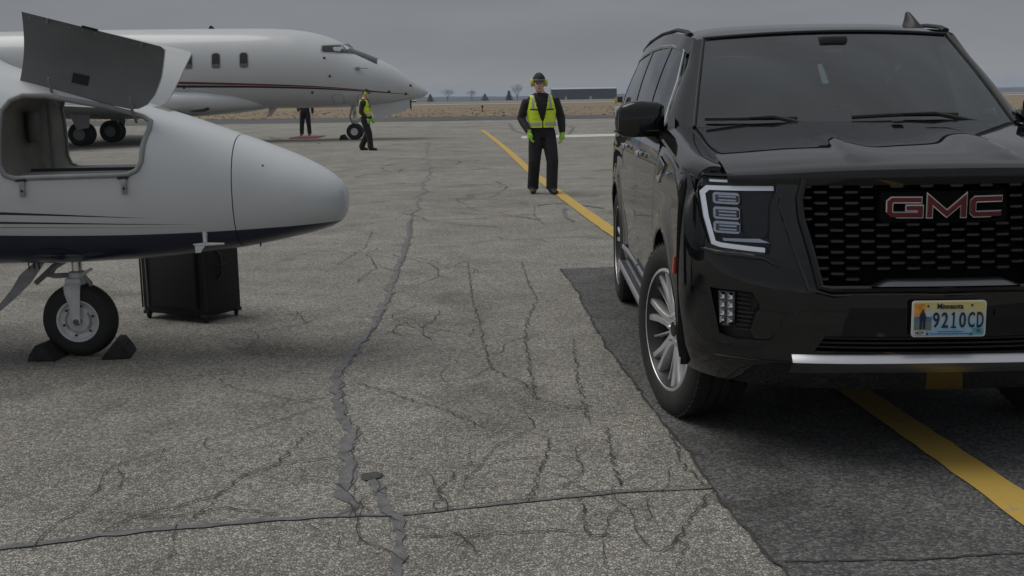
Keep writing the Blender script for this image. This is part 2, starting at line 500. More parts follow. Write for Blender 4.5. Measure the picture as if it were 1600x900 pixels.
def stroke(path, w, ext=0.0):
    """outline of a poly-line of the given width (2-D, mitred)"""
    P = [Vector(q) for q in path]
    if ext:
        P[0] = P[0] + (P[0] - P[1]).normalized() * ext
        P[-1] = P[-1] + (P[-1] - P[-2]).normalized() * ext
    Lf, Rt = [], []
    for i in range(len(P)):
        d1 = (P[i] - P[i - 1]).normalized() if i else None
        d2 = (P[i + 1] - P[i]).normalized() if i < len(P) - 1 else None
        if d1 is None: d1 = d2
        if d2 is None: d2 = d1
        n1 = Vector((-d1.y, d1.x)); n2 = Vector((-d2.y, d2.x))
        nn = (n1 + n2)
        nn = nn / max(0.35, nn.length_squared / 2)
        Lf.append(P[i] + nn * (w / 2)); Rt.append(P[i] - nn * (w / 2))
    return Strip([tuple(q) for q in Lf] + [tuple(q) for q in reversed(Rt)])

def text_mesh(txt, h, xs=1.0, bold=0.0, depth=0.001):
    cu = bpy.data.curves.new('t', 'FONT'); cu.body = txt; cu.size = h; cu.align_x = 'CENTER'; cu.align_y = 'CENTER'
    cu.extrude = depth; cu.offset = bold; cu.resolution_u = 3
    o = bpy.data.objects.new('t', cu); col.objects.link(o)
    bpy.context.view_layer.update()
    me = bpy.data.meshes.new_from_object(o.evaluated_get(bpy.context.evaluated_depsgraph_get()))
    bpy.data.objects.remove(o); bpy.data.curves.remove(cu)
    for v in me.vertices: v.co = Vector((v.co.x * xs, -v.co.z, v.co.y))     # upright, reading towards -Y
    return me

def ribbon(path, w, z, jit=0.0, wj=0.0, step=None, sm=0):
    """flat strip on the ground along a path"""
    P = [Vector(q) for q in path]
    Q = []
    for a, b in zip(P, P[1:]):
        L_ = (b - a).length; k = max(1, int(L_ / step)) if step else 1
        for i in range(k):
            p = a.lerp(b, i / k)
            nrm = Vector((-(b - a).y, (b - a).x)).normalized()
            Q.append(p + nrm * random.uniform(-jit, jit))
    Q.append(P[-1])
    A1 = [random.uniform(-wj, wj) for _ in Q]; A2 = [random.uniform(-wj, wj) for _ in Q]
    for _ in range(sm):
        Q = [Q[0]] + [(Q[i - 1] + Q[i] * 2 + Q[i + 1]) / 4 for i in range(1, len(Q) - 1)] + [Q[-1]]
        A1 = [(A1[max(i - 1, 0)] + A1[i] * 2 + A1[min(i + 1, len(Q) - 1)]) / 4 for i in range(len(Q))]
        A2 = [(A2[max(i - 1, 0)] + A2[i] * 2 + A2[min(i + 1, len(Q) - 1)]) / 4 for i in range(len(Q))]
    vs_, fs_ = [], []
    for i, p in enumerate(Q):
        t = (Q[min(i + 1, len(Q) - 1)] - Q[max(i - 1, 0)]).normalized()
        nrm = Vector((-t.y, t.x))
        wl = (w / 2) * (1 + A1[i]); wr = (w / 2) * (1 + A2[i])
        vs_ += [(p.x + nrm.x * wl, p.y + nrm.y * wl, z), (p.x - nrm.x * wr, p.y - nrm.y * wr, z)]
    for i in range(len(Q) - 1):
        fs_.append((2 * i, 2 * i + 1, 2 * i + 3, 2 * i + 2))
    return vs_, fs_

# ================================================================== SETTING
def edge_y(x): return 79.6 - 0.27 * x                # where the paving ends and the dry field begins
def gz(y):
    if y < 95: return -0.03
    if y < 730: return -0.03 - 0.0052 * (y - 95)
    if y < 1500: return -3.33 - 0.022 * (y - 730)
    return -20.3 - 0.006 * (y - 1500)

ys = [-80, 0, 60, 80, 95, 110, 130, 160, 190, 230, 280, 340, 420, 500, 580, 660, 730, 800, 1000, 1500, 2400, 3400]
xs_ = [-3000, -1200, -500, -200, -90, -40, 0, 40, 90, 200, 500, 1200, 3000]
vs_ = [(x, y, gz(y)) for y in ys for x in xs_]
nx = len(xs_)
fs_ = [(i * nx + j, i * nx + j + 1, (i + 1) * nx + j + 1, (i + 1) * nx + j) for i in range(len(ys) - 1) for j in range(nx - 1)]
ground = MB().add(vs_, fs_).build('ground', M['field'], smooth=60)
tag(ground, kind='structure')

ax = [-120, -60, -20, 0, 20, 60, 120]
vs_ = [(x, -40, 0) for x in ax] + [(x, edge_y(x), 0) for x in ax]
fs_ = [(i, i + 1, len(ax) + i + 1, len(ax) + i) for i in range(len(ax) - 1)]
apron = MB().add(vs_, fs_).build('apron', M['apron'], smooth=None)
tag(apron, kind='structure')
vs_ = [(x, 67.2 - 0.1 * x, 0.006) for x in ax] + [(x, edge_y(x) - 0.3, 0.006) for x in ax]
tag(MB().add(vs_, fs_).build('taxiway', M['taxi'], smooth=None), kind='structure')
# far pale paving across the field and in front of the hangar
def field_strip(name, y0, y1, x0, x1, m, sl=0.0):
    n = 8; V_, F_ = [], []
    for i in range(n + 1):
        x = x0 + (x1 - x0) * i / n
        for y in (y0 + sl * x, y1 + sl * x):
            V_.append((x, y, gz(y) + 0.06))
    for i in range(n): F_.append((2 * i, 2 * i + 2, 2 * i + 3, 2 * i + 1))
    return tag(MB().add(V_, F_).build(name, m, smooth=None), kind='structure')
field_strip('runway', 250, 300, -600, 600, M['concrete_far'], -0.05)
field_strip('road', 440, 500, -20, 400, M['concrete_far'], 0.0)
field_strip('road', 640, 700, -700, 400, M['concrete_far'], 0.0)

# newer asphalt patch beneath the vehicle
edge = [(0.445, 10.085), (0.52, 8.796), (0.557, 7.343), (0.606, 6.525), (0.659, 5.838), (0.724, 5.109), (0.778, 4.326), (0.811, 4.046), (0.862, 3.512), (0.95, 2.4), (1.05, 0.8), (1.1, -6)]
E2 = []
for (a, b) in zip(edge, edge[1:]):
    k = max(1, int(abs(a[1] - b[1]) / 0.045))
    for i in range(k):
        t = i / k
        E2.append((a[0] + (b[0] - a[0]) * t + random.uniform(-0.005, 0.005) + 0.012 * math.sin(a[1] * 5.1 + t * 3) * math.sin(t * 7 + a[1]), a[1] + (b[1] - a[1]) * t))
E2.append(edge[-1])
vs_ = []
for x, y in E2: vs_ += [(x, y, 0.004), (12.0, y + 0.1, 0.004)]
fs_ = [(2 * i, 2 * i + 2, 2 * i + 3, 2 * i + 1) for i in range(len(E2) - 1)]
tag(MB().add(vs_, fs_).build('asphalt_patch', M['asphalt'], smooth=None), kind='structure')
m = MB(); m.add(*ribbon([(x - 0.004, y) for x, y in E2], 0.011, 0.0085, 0.003, 0.95)); m.build('edge_crack', M['crack'], apron, smooth=None)
m = MB(); m.add(*ribbon([(0.884, 3.604), (1.295, 3.596), (1.696, 3.643), (3.2, 3.8)], 0.008, 0.0085, 0.008, 0.6, 0.05)); m.build('open_crack', M['crack'], apron, smooth=None)
m = MB(); m.add(*ribbon([(0.43, 10.09), (0.915, 10.144), (3.0, 10.3), (9, 10.7)], 0.03, 0.0085, 0.01, 0.5, 0.1)); m.build('sealed_joint', M['tar'], apron, smooth=None)

M['tar_dark'] = mat('fresh_tar', (.05, .05, .052), .5, vary=.3, vscale=30, bump=.4, bscale=90)
# crack sealant and open cracks in the old paving
tarA = [(-2.693, 38.1), (-2.261, 32.4), (-2.013, 27.7), (-1.652, 24.7), (-1.474, 20.6), (-1.339, 16.87), (-1.261, 14.29)]
m = MB(); m.add(*ribbon(tarA, 0.035, 0.004, 0.16, 1.0, 0.25, 2)); m.build('sealed_crack', M['tar'], apron, smooth=None)
tarB = [(-1.261, 14.29), (-1.15, 12.9), (-1.086, 11.84), (-1.026, 10.29), (-0.99, 9.3), (-0.95, 8.662), (-0.951, 7.977), (-0.958, 7.472), (-0.984, 6.729), (-0.98, 6.257), (-0.926, 5.841), (-0.85, 5.474), (-0.766, 5.25), (-0.716, 4.768), (-0.67, 4.363), (-0.643, 4.09)]
m = MB(); m.add(*ribbon(tarB, 0.054, 0.004, 0.05, 1.0, 0.022, 6)); m.build('sealed_crack', M['tar'], apron, smooth=None)
m = MB(); m.add(*ribbon([(x + 0.022, y) for x, y in tarB], 0.0035, 0.0085, 0.018, 0.95, 0.05)); m.build('open_crack', M['crack'], apron, smooth=None)
tarC = [(-0.60, 4.53), (-0.558, 4.44), (-0.508, 4.247), (-0.439, 4.08), (-0.42, 4.042), (-0.401, 3.826), (-0.403, 3.659), (-0.398, 3.505), (-0.37, 3.2), (-0.41, 2.5)]
m = MB(); m.add(*ribbon(tarC, 0.042, 0.006, 0.025, 1.3, 0.018, 5)); m.build('sealed_crack', M['tar'], apron, smooth=None)
a = []
for i in range(22):
    an = 2 * math.pi * i / 22
    r_ = random.uniform(0.75, 1.15)
    a.append((-0.595 + 0.05 * r_ * math.cos(an), 4.545 + 0.05 * r_ * math.sin(an), 0.0075))
MB().add(a, [tuple(range(22))]).build('tar_spot', M['tar_dark'], apron, smooth=None)
jnt = [(-4.0, 3.15), (-1.815, 3.844), (-1.534, 3.937), (-1.055, 4.052), (-0.637, 4.103), (-0.398, 4.105)]
m = MB(); m.add(*ribbon(jnt, 0.034, 0.005, 0.012, 0.9, 0.03, 2)); m.build('sealed_joint', M['tar'], apron, smooth=None)
jnt2 = [(-0.398, 4.105), (-0.014, 4.208), (0.386, 4.302), (0.78, 4.341)]
m = MB(); m.add(*ribbon(jnt2, 0.016, 0.005, 0.003, 0.4, 0.05)); m.build('sealed_joint', M['tar'], apron, smooth=None)
m = MB(); m.add(*ribbon([(x, y + 0.014) for x, y in jnt2], 0.005, 0.0085, 0.004, 0.9, 0.04)); m.build('open_crack', M['crack'], apron, smooth=None)
joints = [([(-9, 13.4), (-2.186, 15.211), (-0.858, 15.747), (0.02, 15.951), (1.477, 16.346), (6, 17.2)], 0.012),
          ([(-9, 20.0), (-2.685, 20.41), (-1.104, 20.493), (0.379, 20.65), (1.803, 20.9), (8, 21.8)], 0.016),
          ([(-1.2, 11.95), (-0.263, 12.145), (1.129, 12.504)], 0.006),
          ([(-14, 41), (-5.236, 40.25), (-0.792, 39.97), (3.1, 40.6)], 0.05), ([(-20, 28), (-4, 29.6), (6, 30.6)], 0.02),
          ([(-20, 55), (0, 56), (20, 57)], 0.12)]
for p, w in joints:
    m = MB(); m.add(*ribbon(p, w, 0.004, w * 0.6, 0.7, 0.25)); m.build('open_joint', M['crack'] if w < 0.02 else M['tar'], apron, smooth=None)
for p, w in [([(0.712, 15.558), (0.695, 14.343), (0.762, 13.827)], 0.05), ([(0.356, 15.89), (0.652, 16.209), (0.909, 15.974), (1.26, 15.374)], 0.04),
             ([(2.2, 43), (2.9, 52), (1.5, 60)], 0.12), ([(0.0, 60), (0.2, 48), (0.8, 42)], 0.12)]:
    m = MB(); m.add(*ribbon(p, w, 0.0075, 0.015, 0.4, 0.2)); m.build('sealed_crack', M['tar'], apron, smooth=None)
cracks = [[(0.079, 7.384), (0.087, 6.646), (0.097, 6.18), (0.114, 5.709)], [(0.381, 7.16), (0.35, 6.162), (0.353, 5.512), (0.352, 5.182)],
          [(0.059, 4.219), (0.08, 4.477), (0.139, 4.765), (0.161, 5.013)], [(0.43, 5.178), (0.417, 4.793), (0.414, 4.382)],
          [(-0.159, 6.665), (-0.11, 6.343), (0.06, 6.041), (0.121, 5.708)], [(-0.304, 4.134), (-0.296, 4.419), (-0.227, 4.614)],
          [(0.243, 4.26), (0.252, 3.977), (0.255, 3.855)], [(-1.498, 3.966), (-1.452, 4.109), (-1.275, 4.25), (-1.16, 4.388), (-1.128, 4.58), (-1.022, 4.716), (-0.816, 4.791)],
          [(-0.413, 10.618), (-0.347, 9.504), (-0.285, 8.332)], [(0.093, 10.557), (0.134, 9.452), (0.191, 8.55)],
          [(-0.379, 3.884), (-0.106, 3.883), (0.122, 3.921), (0.345, 3.851)], [(0.70, 5.2), (0.72, 4.9), (0.70, 4.602), (0.755, 4.36)],
          [(-0.846, 6.104), (-0.361, 5.558), (-0.131, 5.212)], [(0.12, 5.7), (0.25, 5.55), (0.355, 5.5)], [(0.17, 8.5), (0.12, 7.9), (0.08, 7.4)],
          [(-0.23, 4.62), (-0.05, 4.72), (0.14, 4.77)], [(-1.16, 4.388), (-1.2, 4.1)], [(-0.9, 4.12), (-1.1, 4.2), (-1.4, 4.1)],
          [(-0.28, 8.3), (-0.2, 7.4), (-0.16, 6.7)], [(-1.02, 4.7), (-0.95, 5.2)], [(0.5, 3.7), (0.62, 3.95), (0.78, 4.33)],
          [(-1.6, 13.2), (-1.5, 11.8), (-1.62, 10.6)], [(-3.2, 12.2), (-2.4, 12.6), (-1.3, 12.4)], [(0.33, 15.9), (0.3, 14.6), (0.42, 13.4)]]
for p in cracks:
    m = MB(); m.add(*ribbon(p, 0.0055, 0.0082, 0.014, 0.95, 0.028)); m.build('open_crack', M['crack'], apron, smooth=None)

# web of hairline cracks between the main ones
rc = random.Random(21)
def walk(p, ang, n, st, turn, w, depth=0):
    path = [p]
    for _ in range(n):
        ang += rc.uniform(-turn, turn)
        p = (p[0] + st * math.cos(ang), p[1] + st * 1.3 * math.sin(ang))
        if p[0] > 0.40 + max(0, (9.0 - p[1]) * 0.07): break
        path.append(p)
        if depth < 2 and rc.random() < 0.13: walk(p, ang + rc.choice((-1, 1)) * rc.uniform(.7, 1.4), int(n * .45), st, turn, w * .8, depth + 1)
    if len(path) > 3:
        m = MB(); m.add(*ribbon(path, w, 0.0078 + 0.0001 * depth, 0.003, 0.9))
        m.build('hairline_crack', M['crack'], apron, smooth=None)
for _ in range(30):
    y = 3.6 + 9.5 * rc.random() ** 1.5; x = rc.uniform(-1.7, .75) * (0.7 + y / 12)
    walk((x, y), rc.choice((math.pi / 2, -math.pi / 2, 0.0, math.pi)) + rc.uniform(-.5, .5), rc.randint(8, 26), 0.03 + 0.003 * y, 0.42, 0.0020 + 0.00038 * y)
for _ in range(10):
    y = rc.uniform(12, 40); x = rc.uniform(-.2, .11) * y
    walk((x, y), rc.choice((math.pi / 2, 0.0)) + rc.uniform(-.5, .5), rc.randint(8, 20), 0.02 * y, 0.45, 0.0008 * y)
# painted lines
yl = [(-1.17, 49.9), (-0.55, 40.0), (-0.02, 31.0), (0.40, 23.0), (0.77, 17.6), (0.955, 15.0), (1.11, 13.0), (1.46, 9.0), (1.76, 5.65), (1.80, 5.1), (1.84, 4.6), (1.875, 4.05), (1.93, 3.0), (2.0, 0.0)]
m = MB(); m.add(*ribbon(yl, 0.17, 0.0105, 0.003, 0.06, 0.12))
tag(m.build('yellow_line', M['yellow'], smooth=None), kind='structure')
m = MB(); m.add([(0.44, 41.76, 0.01), (3.975, 42.63, 0.01), (9, 43.7, 0.01), (8.8, 41.2, 0.01), (3.75, 40.2, 0.01), (0.415, 39.44, 0.01)], [(0, 5, 4, 3, 2, 1)])
tag(m.build('white_line', M['white_line'], smooth=None), kind='structure')

# dry grass on the near rim of the field
m = MB()
rnd = random.Random(3)
for i in range(4000):
    x = rnd.uniform(-42, 40); d = rnd.random() ** 2 * 70
    y = edge_y(x) + 0.1 + d
    h = rnd.uniform(0.02, 0.07); w = rnd.uniform(0.05, 0.18); an = rnd.uniform(0, math.pi); z = gz(y)
    dx, dy = w * math.cos(an), w * math.sin(an); lx, ly = rnd.uniform(-.1, .1), rnd.uniform(-.1, .1)
    m.add([(x - dx, y - dy, z), (x + dx, y + dy, z), (x + lx, y + ly, z + h)], [(0, 1, 2)])
M['drygrass'] = mat('dry_grass', (0.25, 0.198, 0.125), 0.9, vary=0.15, vscale=0.7)
tag(m.build('dry_grass', M['drygrass'], smooth=None, fix=False), 'dry tan grass bordering the far edge of the paving', 'grass', kind='stuff')

# distant wooded hills
def ridge(name, y, amp, base, seed, x0, x1):
    rr = random.Random(seed); ph = [rr.uniform(0, 6) for _ in range(5)]
    n = 120; V_, F_ = [], []
    for i in range(n + 1):
        x = x0 + (x1 - x0) * i / n
        h = base + amp * (math.sin(x / 210 + ph[0]) + 0.6 * math.sin(x / 90 + ph[1]) + 0.35 * math.sin(x / 31 + ph[2]) + 0.25 * math.sin(x / 13 + ph[3]))
        V_ += [(x, y - 160, -60), (x, y - 50, h * 0.5 - 9), (x, y, h), (x, y + 200, -60)]
    for i in range(n):
        for j in range(3): F_.append((4 * i + j, 4 * i + 4 + j, 4 * i + 5 + j, 4 * i + 1 + j))
    return tag(MB().add(V_, F_).build(name, M['hill'], smooth=80), kind='structure')
ridge('hills', 2700, 1.1, -5.2, 5, -2600, 2600)
ridge('hills', 2450, 0.9, -9.0, 9, -2600, 2600)

# ------------------------------------------------------------------ trees
def bare_tree(loc, h, spread, seed, label):
    rr = random.Random(seed)
    root = empty('bare_tree', loc)
    tr, cr = MB(), MB()
    def grow(p, d, L_, r_, lev):
        q = p + d * L_
        mid = p.lerp(q, 0.5) + Vector((rr.uniform(-.06, .06), rr.uniform(-.06, .06), 0)) * L_
        (tr if lev == 0 else cr).tube([p, mid, q], [r_, r_ * 0.85, r_ * 0.68], n=5 if lev < 2 else 3, caps=lev < 2)
        if lev >= 6: return
        k = 4 if lev == 0 else 3 if lev < 4 else 2
        for i in range(k):
            an = 2 * math.pi * (i + rr.random() * 0.7) / k
            tl = rr.uniform(0.35, 0.75) * spread
            side = Vector((math.cos(an), math.sin(an), 0))
            nd = (d + side * tl * 1.35 + Vector((0, 0, 0.08))).normalized()
            grow(q if lev else p.lerp(q, rr.uniform(0.75, 1.0)), nd, L_ * rr.uniform(0.62, 0.82), r_ * 0.62, lev + 1)
    grow(Vector((0, 0, -0.2)), Vector((rr.uniform(-.04, .04), rr.uniform(-.04, .04), 1)), h * 0.27, h * 0.020, 0)
    tr.build('trunk', M['bark'], root); cr.build('crown', M['bark'], root)
    tag(root, label, 'tree', 'bare trees across the field')
def conifer(loc, h, w, seed, label):
    rr = random.Random(seed)
    root = empty('evergreen_tree', loc)
    MB().tube([(0, 0, -0.2), (0, 0, h * 0.5), (0, 0, h * 0.97)], [h * 0.03, h * 0.02, h * 0.005], n=6).build('trunk', M['bark'], root)
    m = MB()
    for i in range(1100):
        t = rr.random() ** 0.7
        z = h * (0.06 + 0.94 * (1 - t)); rad = w / 2 * (t ** 0.8) * rr.uniform(0.35, 1.08) + 0.03
        an = rr.uniform(0, 2 * math.pi)
        c = Vector((rad * math.cos(an), rad * math.sin(an), z))
        s_ = h * rr.uniform(0.03, 0.075)
        o_ = Vector((math.cos(an), math.sin(an), -0.35)) * s_ * 1.5; b_ = Vector((-math.sin(an), math.cos(an), rr.uniform(-.3, .3))) * s_
        m.add([c - b_, c + b_, c + o_], [(0, 1, 2)])
    m.build('crown', M['needle'], root, smooth=None, fix=False)
    tag(root, label, 'tree', 'evergreens across the field')
Z7 = gz(715)
bare_tree((-37.5, 715, Z7), 10.2, 1.05, 11, 'broad bare tree on the horizon just right of the white jet nose')
bare_tree((-22.6, 715, Z7), 8.4, 0.9, 12, 'smaller bare tree between two dark evergreens on the horizon')
bare_tree((5.4, 715, Z7), 11.2, 0.75, 13, 'tall narrow bare tree on the horizon left of the facing person')
bare_tree((76.0, 730, gz(730)), 8.5, 0.8, 15, 'bare tree beside the right end of the dark hangar')
conifer((-47.3, 705, Z7), 4.9, 4.6, 21, 'dark evergreen on the horizon nearest the white jet nose')
conifer((-14.4, 705, Z7), 4.6, 5.4, 22, 'wide squat dark evergreen in the middle of the horizon trees')
conifer((0.2, 705, Z7), 6.2, 4.6, 23, 'pointed dark evergreen beside the tall narrow bare tree')
conifer((82.0, 760, gz(760)), 4.2, 5.5, 24, 'low dark evergreen beyond the right end of the dark hangar')

# ------------------------------------------------------------------ hangars
def hangar(loc, w, d, h, label, roofh=1.0, ribs=24, doors=()):
    root = empty('hangar', loc)
    MB().box((0, d / 2, h / 2), (w, d, h)).build('wall', M['hangar'], root, smooth=None)
    m = MB(); m.add([(-w / 2 - .4, -.4, h + .01), (w / 2 + .4, -.4, h + .01), (w / 2 + .4, d + .4, h + .01), (-w / 2 - .4, d + .4, h + .01), (-w / 2 - .4, d / 2, h + roofh), (w / 2 + .4, d / 2, h + roofh)],
                    [(0, 1, 5, 4), (2, 3, 4, 5), (1, 2, 5), (3, 0, 4), (0, 3, 2, 1)])
    m.build('roof', M['roof_pale'], root, smooth=None)
    for i in range(ribs + 1):
        MB().box((-w / 2 + w * i / ribs, -0.06, h / 2), (0.16, 0.1, h)).build('wall_rib', M['hangar'], root, smooth=None)
    for x, dw, dh in doors:
        MB().box((x, -0.1, dh / 2), (dw, 0.16, dh)).build('door', M['roof_pale'], root, smooth=None)
    tag(root, label, 'hangar')
hangar((49.3, 760, gz(760)), 42, 30, 7.2, 'long low dark hangar on the horizon right of the facing person', 1.1, 14, [(4, 1.4, 2.4), (-12, 1.4, 2.4)])
hangar((220, 380, gz(380)), 60, 30, 5.6, 'low hangar at the right edge behind the black vehicle', 1.0, 14)
hangar((-67, 800, gz(800)), 6.5, 6, 2.2, 'small dark building on the horizon beneath the white jet nose', 0.6, 14)

# small field furniture
rt_ = empty('field_marker', (-2.35, 103.5, gz(103.5)))
MB().lathe([(0, 0.06), (0.36, 0.05), (0.37, 0.0)], 10, 'Z').build('post', M['orange'], rt_)
MB().lathe([(0.37, 0.0), (0.37, 0.09), (0.46, 0.10), (0.56, 0.07), (0.58, 0.0)], 10, 'Z').build('lamp_head', M['black'], rt_)
tag(rt_, 'small red and black marker post in the dry grass', 'marker')
rt_ = empty('runway_sign', (16.4, 172, gz(172)))
MB().box((0, 0, 0.72), (0.8, 0.2, 0.85), bev=0.03).build('panel', M['black'], rt_)
MB().box((-0.62, 0, 0.66), (0.3, 0.2, 0.75), bev=0.03).build('panel', M['sign_yellow'], rt_)
for x in (-0.6, 0.25): MB().box((x, 0, 0.15), (0.08, 0.08, 0.4)).build('leg', M['black'], rt_)
tag(rt_, 'black and yellow field sign beyond the vehicle mirror', 'sign')

# ================================================================== BLACK SUV
BW = [(.30, .93), (.40, .962), (.55, .982), (.75, .995), (1.0, .992), (1.15, .98), (1.25, .962), (1.33, .945)]
SB = [(.30, .10), (.36, .055), (.42, .02), (.46, 0.), (.56, 0.), (.75, .01), (.90, .03), (1.2, .09), (1.4, .12)]
WR, WY1, WY2 = 0.417, 0.995, 4.07                     # tyre radius, axle positions behind the bumper
def front_y(x, z):
    q = min(abs(x) / smooth_interp(BW, z), 1.0)
    return smooth_interp(SB, z) + .62 * (1 - (1 - q ** 2.6) ** (1 / 2.6))
def flare(y, z):
    f = 0
    for c in (WY1, WY2):
        d = math.hypot(y - c, z - .43)
        f += 0.016 * math.exp(-((d - .49) / .07) ** 2)
    return f
def side_x(y, z):
    w = smooth_interp(BW, z) + flare(y, z)
    if y > 4.5: w -= 0.10 * ((y - 4.5) / .83) ** 2
    # feature line along the doors
    w += 0.008 * math.exp(-((z - 1.13) / .03) ** 2) - 0.012 * math.exp(-((z - .62) / .12) ** 2)
    return w

suv = empty('parked_suv', (1.70, 4.43, 0), R(-1.2))
tag(suv, 'large glossy black SUV with mesh grille parked on the dark asphalt', 'car')
def S(mb, name, m, smooth=35, fix=True, parent=None):
    return mb.build(name, m, parent or suv, smooth, fix)
def both(fn):
    for s in (-1, 1): fn(s)
def mir(mb, s):
    if s > 0:
        mb.v = [(-x, y, z) for x, y, z in mb.v]
        mb.f = [tuple(reversed(f)) for f in mb.f]
    return mb

# ---- front fascia: a curved shell with the grille, lamp and fog openings cut out
PH = R(83.5)
def fascia_pt(u, z, inset=0.0):
    ph = (u * 2 - 1) * PH
    a = smooth_interp(BW, z) - inset
    x = a * math.copysign(abs(math.sin(ph)) ** (2 / 2.6), ph)
    y = smooth_interp(SB, z) + inset + (.62 - inset) * (1 - abs(math.cos(ph)) ** (2 / 2.6))
    return Vector((x, y, z))
NU, ZS = 96, [.345, .36, .385, .41, .435, .46, .50, .54, .58, .62, .66, .70, .74, .78, .82, .86, .89, .91, .95, 1.0, 1.05, 1.1, 1.15, 1.195]
m = MB()
nz_ = len(ZS) - 1
V_ = []
for ins in (0.0, 0.05):
    for i in range(NU + 1):
        t = i / NU
        t = 0.5 + 0.5 * math.copysign(abs(2 * t - 1) ** 0.9, 2 * t - 1)
        for z in ZS: V_.append(fascia_pt(t, z, ins))
n1 = (NU + 1) * (nz_ + 1)
I = lambda i, j: i * (nz_ + 1) + j
F_ = []
for i in range(NU):
    for j in range(nz_):
        q = (I(i, j), I(i + 1, j), I(i + 1, j + 1), I(i, j + 1)); F_.append(q); F_.append(tuple(n1 + k for k in reversed(q)))
bd = [I(i, 0) for i in range(NU + 1)] + [I(NU, j) for j in range(1, nz_ + 1)] + [I(i, nz_) for i in range(NU - 1, -1, -1)] + [I(0, j) for j in range(nz_ - 1, 0, -1)]
for k in range(len(bd)):
    k2 = (k + 1) % len(bd); F_.append((bd[k2], bd[k], n1 + bd[k], n1 + bd[k2]))
m.add(V_, F_)
fascia = S(m, 'front_bumper', M['paint'], 30)
GR = [(-.525, 1.22), (-.548, 1.115), (-.542, 1.04), (-.505, .90), (-.472, .777), (-.44, .772), (.44, .772), (.472, .777), (.505, .90), (.542, 1.04), (.548, 1.115), (.525, 1.22)]
HL = [(-1.05, 1.22), (-.636, 1.22), (-.636, 1.15), (-.66, 1.09), (-.668, .96), (-.66, .925), (-.672, .893), (-.84, .905), (-.892, .924), (-.918, 1.022), (-.945, 1.19), (-1.05, 1.19)]
HL = [(-.945, 1.215), (-.637, 1.215), (-.637, 1.145), (-.662, 1.09), (-.668, .96), (-.66, .925), (-.672, .893), (-.835, .905), (-.890, .924), (-.916, 1.02)]
FG = [(-.885, .742), (-.735, .742), (-.706, .692), (-.706, .664), (-.615, .662), (-.63, .605), (-.665, .548), (-.79, .540), (-.85, .556)]
def prism_y(pts, y0, y1): return MB().prism(pts, lambda a, b, d: (a, d, b), y0, y1)
cs = [prism_y(GR, -.2, .6).build('c', M['gloss_black'], suv)]
for s in (-1, 1):
    for o_ in (HL, FG):
        cs.append(prism_y([(x * -s, z) for x, z in o_], -.2, .75).build('c', M['gloss_black'], suv))
cs.append(prism_y([(-.50, .515), (.50, .515), (.46, .575), (-.46, .575)], -.2, .6).build('c', M['gloss_black'], suv))
cut(fascia, cs, 28)

def front_patch(pts, off, depth, step=0.03):
    """solid piece with the given front outline, following the nose's curve"""
    bm = bmesh.new()
    vv = [bm.verts.new((x, 0, z)) for x, z in pts]
    for f in fill_faces(pts): bm.faces.new([vv[i] for i in f])
    bmesh.ops.triangulate(bm, faces=bm.faces[:], ngon_method='EAR_CLIP')
    for _ in range(5):
        es = [e_ for e_ in bm.edges if e_.calc_length() > step]
        if not es: break
        bmesh.ops.subdivide_edges(bm, edges=es, cuts=1)
        bmesh.ops.triangulate(bm, faces=bm.faces[:])
    g = bmesh.ops.extrude_face_region(bm, geom=bm.faces[:])
    back = set(q for q in g['geom'] if isinstance(q, bmesh.types.BMVert))
    for q in bm.verts:
        q.co.y = front_y(q.co.x, q.co.z) + off + (depth if q in back else 0)
    bm.verts.index_update()
    r_ = ([q.co.copy() for q in bm.verts], [[q.index for q in f_.verts] for f_ in bm.faces])
    bm.free()
    return MB().add(*r_)
def fp(name, pts, off, depth, m_, parent=None, smooth=35, sides=(-1, 1), step=0.03):
    o_ = None
    for s in sides:
        o_ = S(front_patch([(x * -s, z) for x, z in pts], off, depth, step), name, m_, smooth, parent=parent)
    return o_
def front_tube(pts, r_, off, closed=False, flat=1.0):
    P_ = [Vector((x, front_y(x, z) + off, z)) for x, z in pts]
    return P_

# ---- grille
grille = S(front_patch([(x, min(z, 1.2)) for x, z in GR], .075, .01, .06), 'grille', M['dark_void'])
pitch, rows = .0585, .0425
bar = MB()
w2, hh, dd = .0265, .0048, .034
bar.add([(-w2 * .82, 0, -hh), (w2 * .82, 0, -hh), (w2, 0, hh * .3), (w2 * .86, 0, hh), (-w2 * .86, 0, hh), (-w2, 0, hh * .3),
         (-w2 * .9, dd, -hh), (w2 * .9, dd, -hh), (w2 * 1.04, dd, hh * .3), (w2, dd, hh * 2.6), (-w2, dd, hh * 2.6), (-w2 * 1.04, dd, hh * .3)],
        [(5, 4, 3, 2, 1, 0)] + [(i, (i + 1) % 6, 6 + (i + 1) % 6, 6 + i) for i in range(6)])
bar_me = bar.mesh('grille_bar', None)
M['grille_dark'] = mat('grille_finish', (.085, .087, .093), .32, metal=1.0)
bar_me.materials.append(M['grille_dark'])
half_g = lambda z: interp([(.777, .472), (.90, .505), (1.04, .542), (1.115, .548), (1.2, .53)], z)
for i in range(-9, 10):
    for j in range(10):
        z = .798 + rows * j + (rows / 2 if i % 2 else 0)
        x = i * pitch
        if z > 1.19 or abs(x) > half_g(z) - .006: continue
        if abs(x) < .30 and z < .825: continue
        if abs(x) < .255 and 1.02 < z < 1.142: continue
        b_ = bpy.data.objects.new('grille_bar', bar_me); col.objects.link(b_); b_.parent = grille
        b_.location = (x, front_y(x, z) + .03, z)
        b_.rotation_euler = (0, 0, math.atan((front_y(x + .02, z) - front_y(x - .02, z)) / .04))
ring = [(-.535, 1.195), (-.556, 1.115), (-.551, 1.04), (-.514, .90), (-.483, .772), (-.44, .762), (0, .764), (.44, .762), (.483, .772), (.514, .90), (.551, 1.04), (.556, 1.115), (.535, 1.195)]
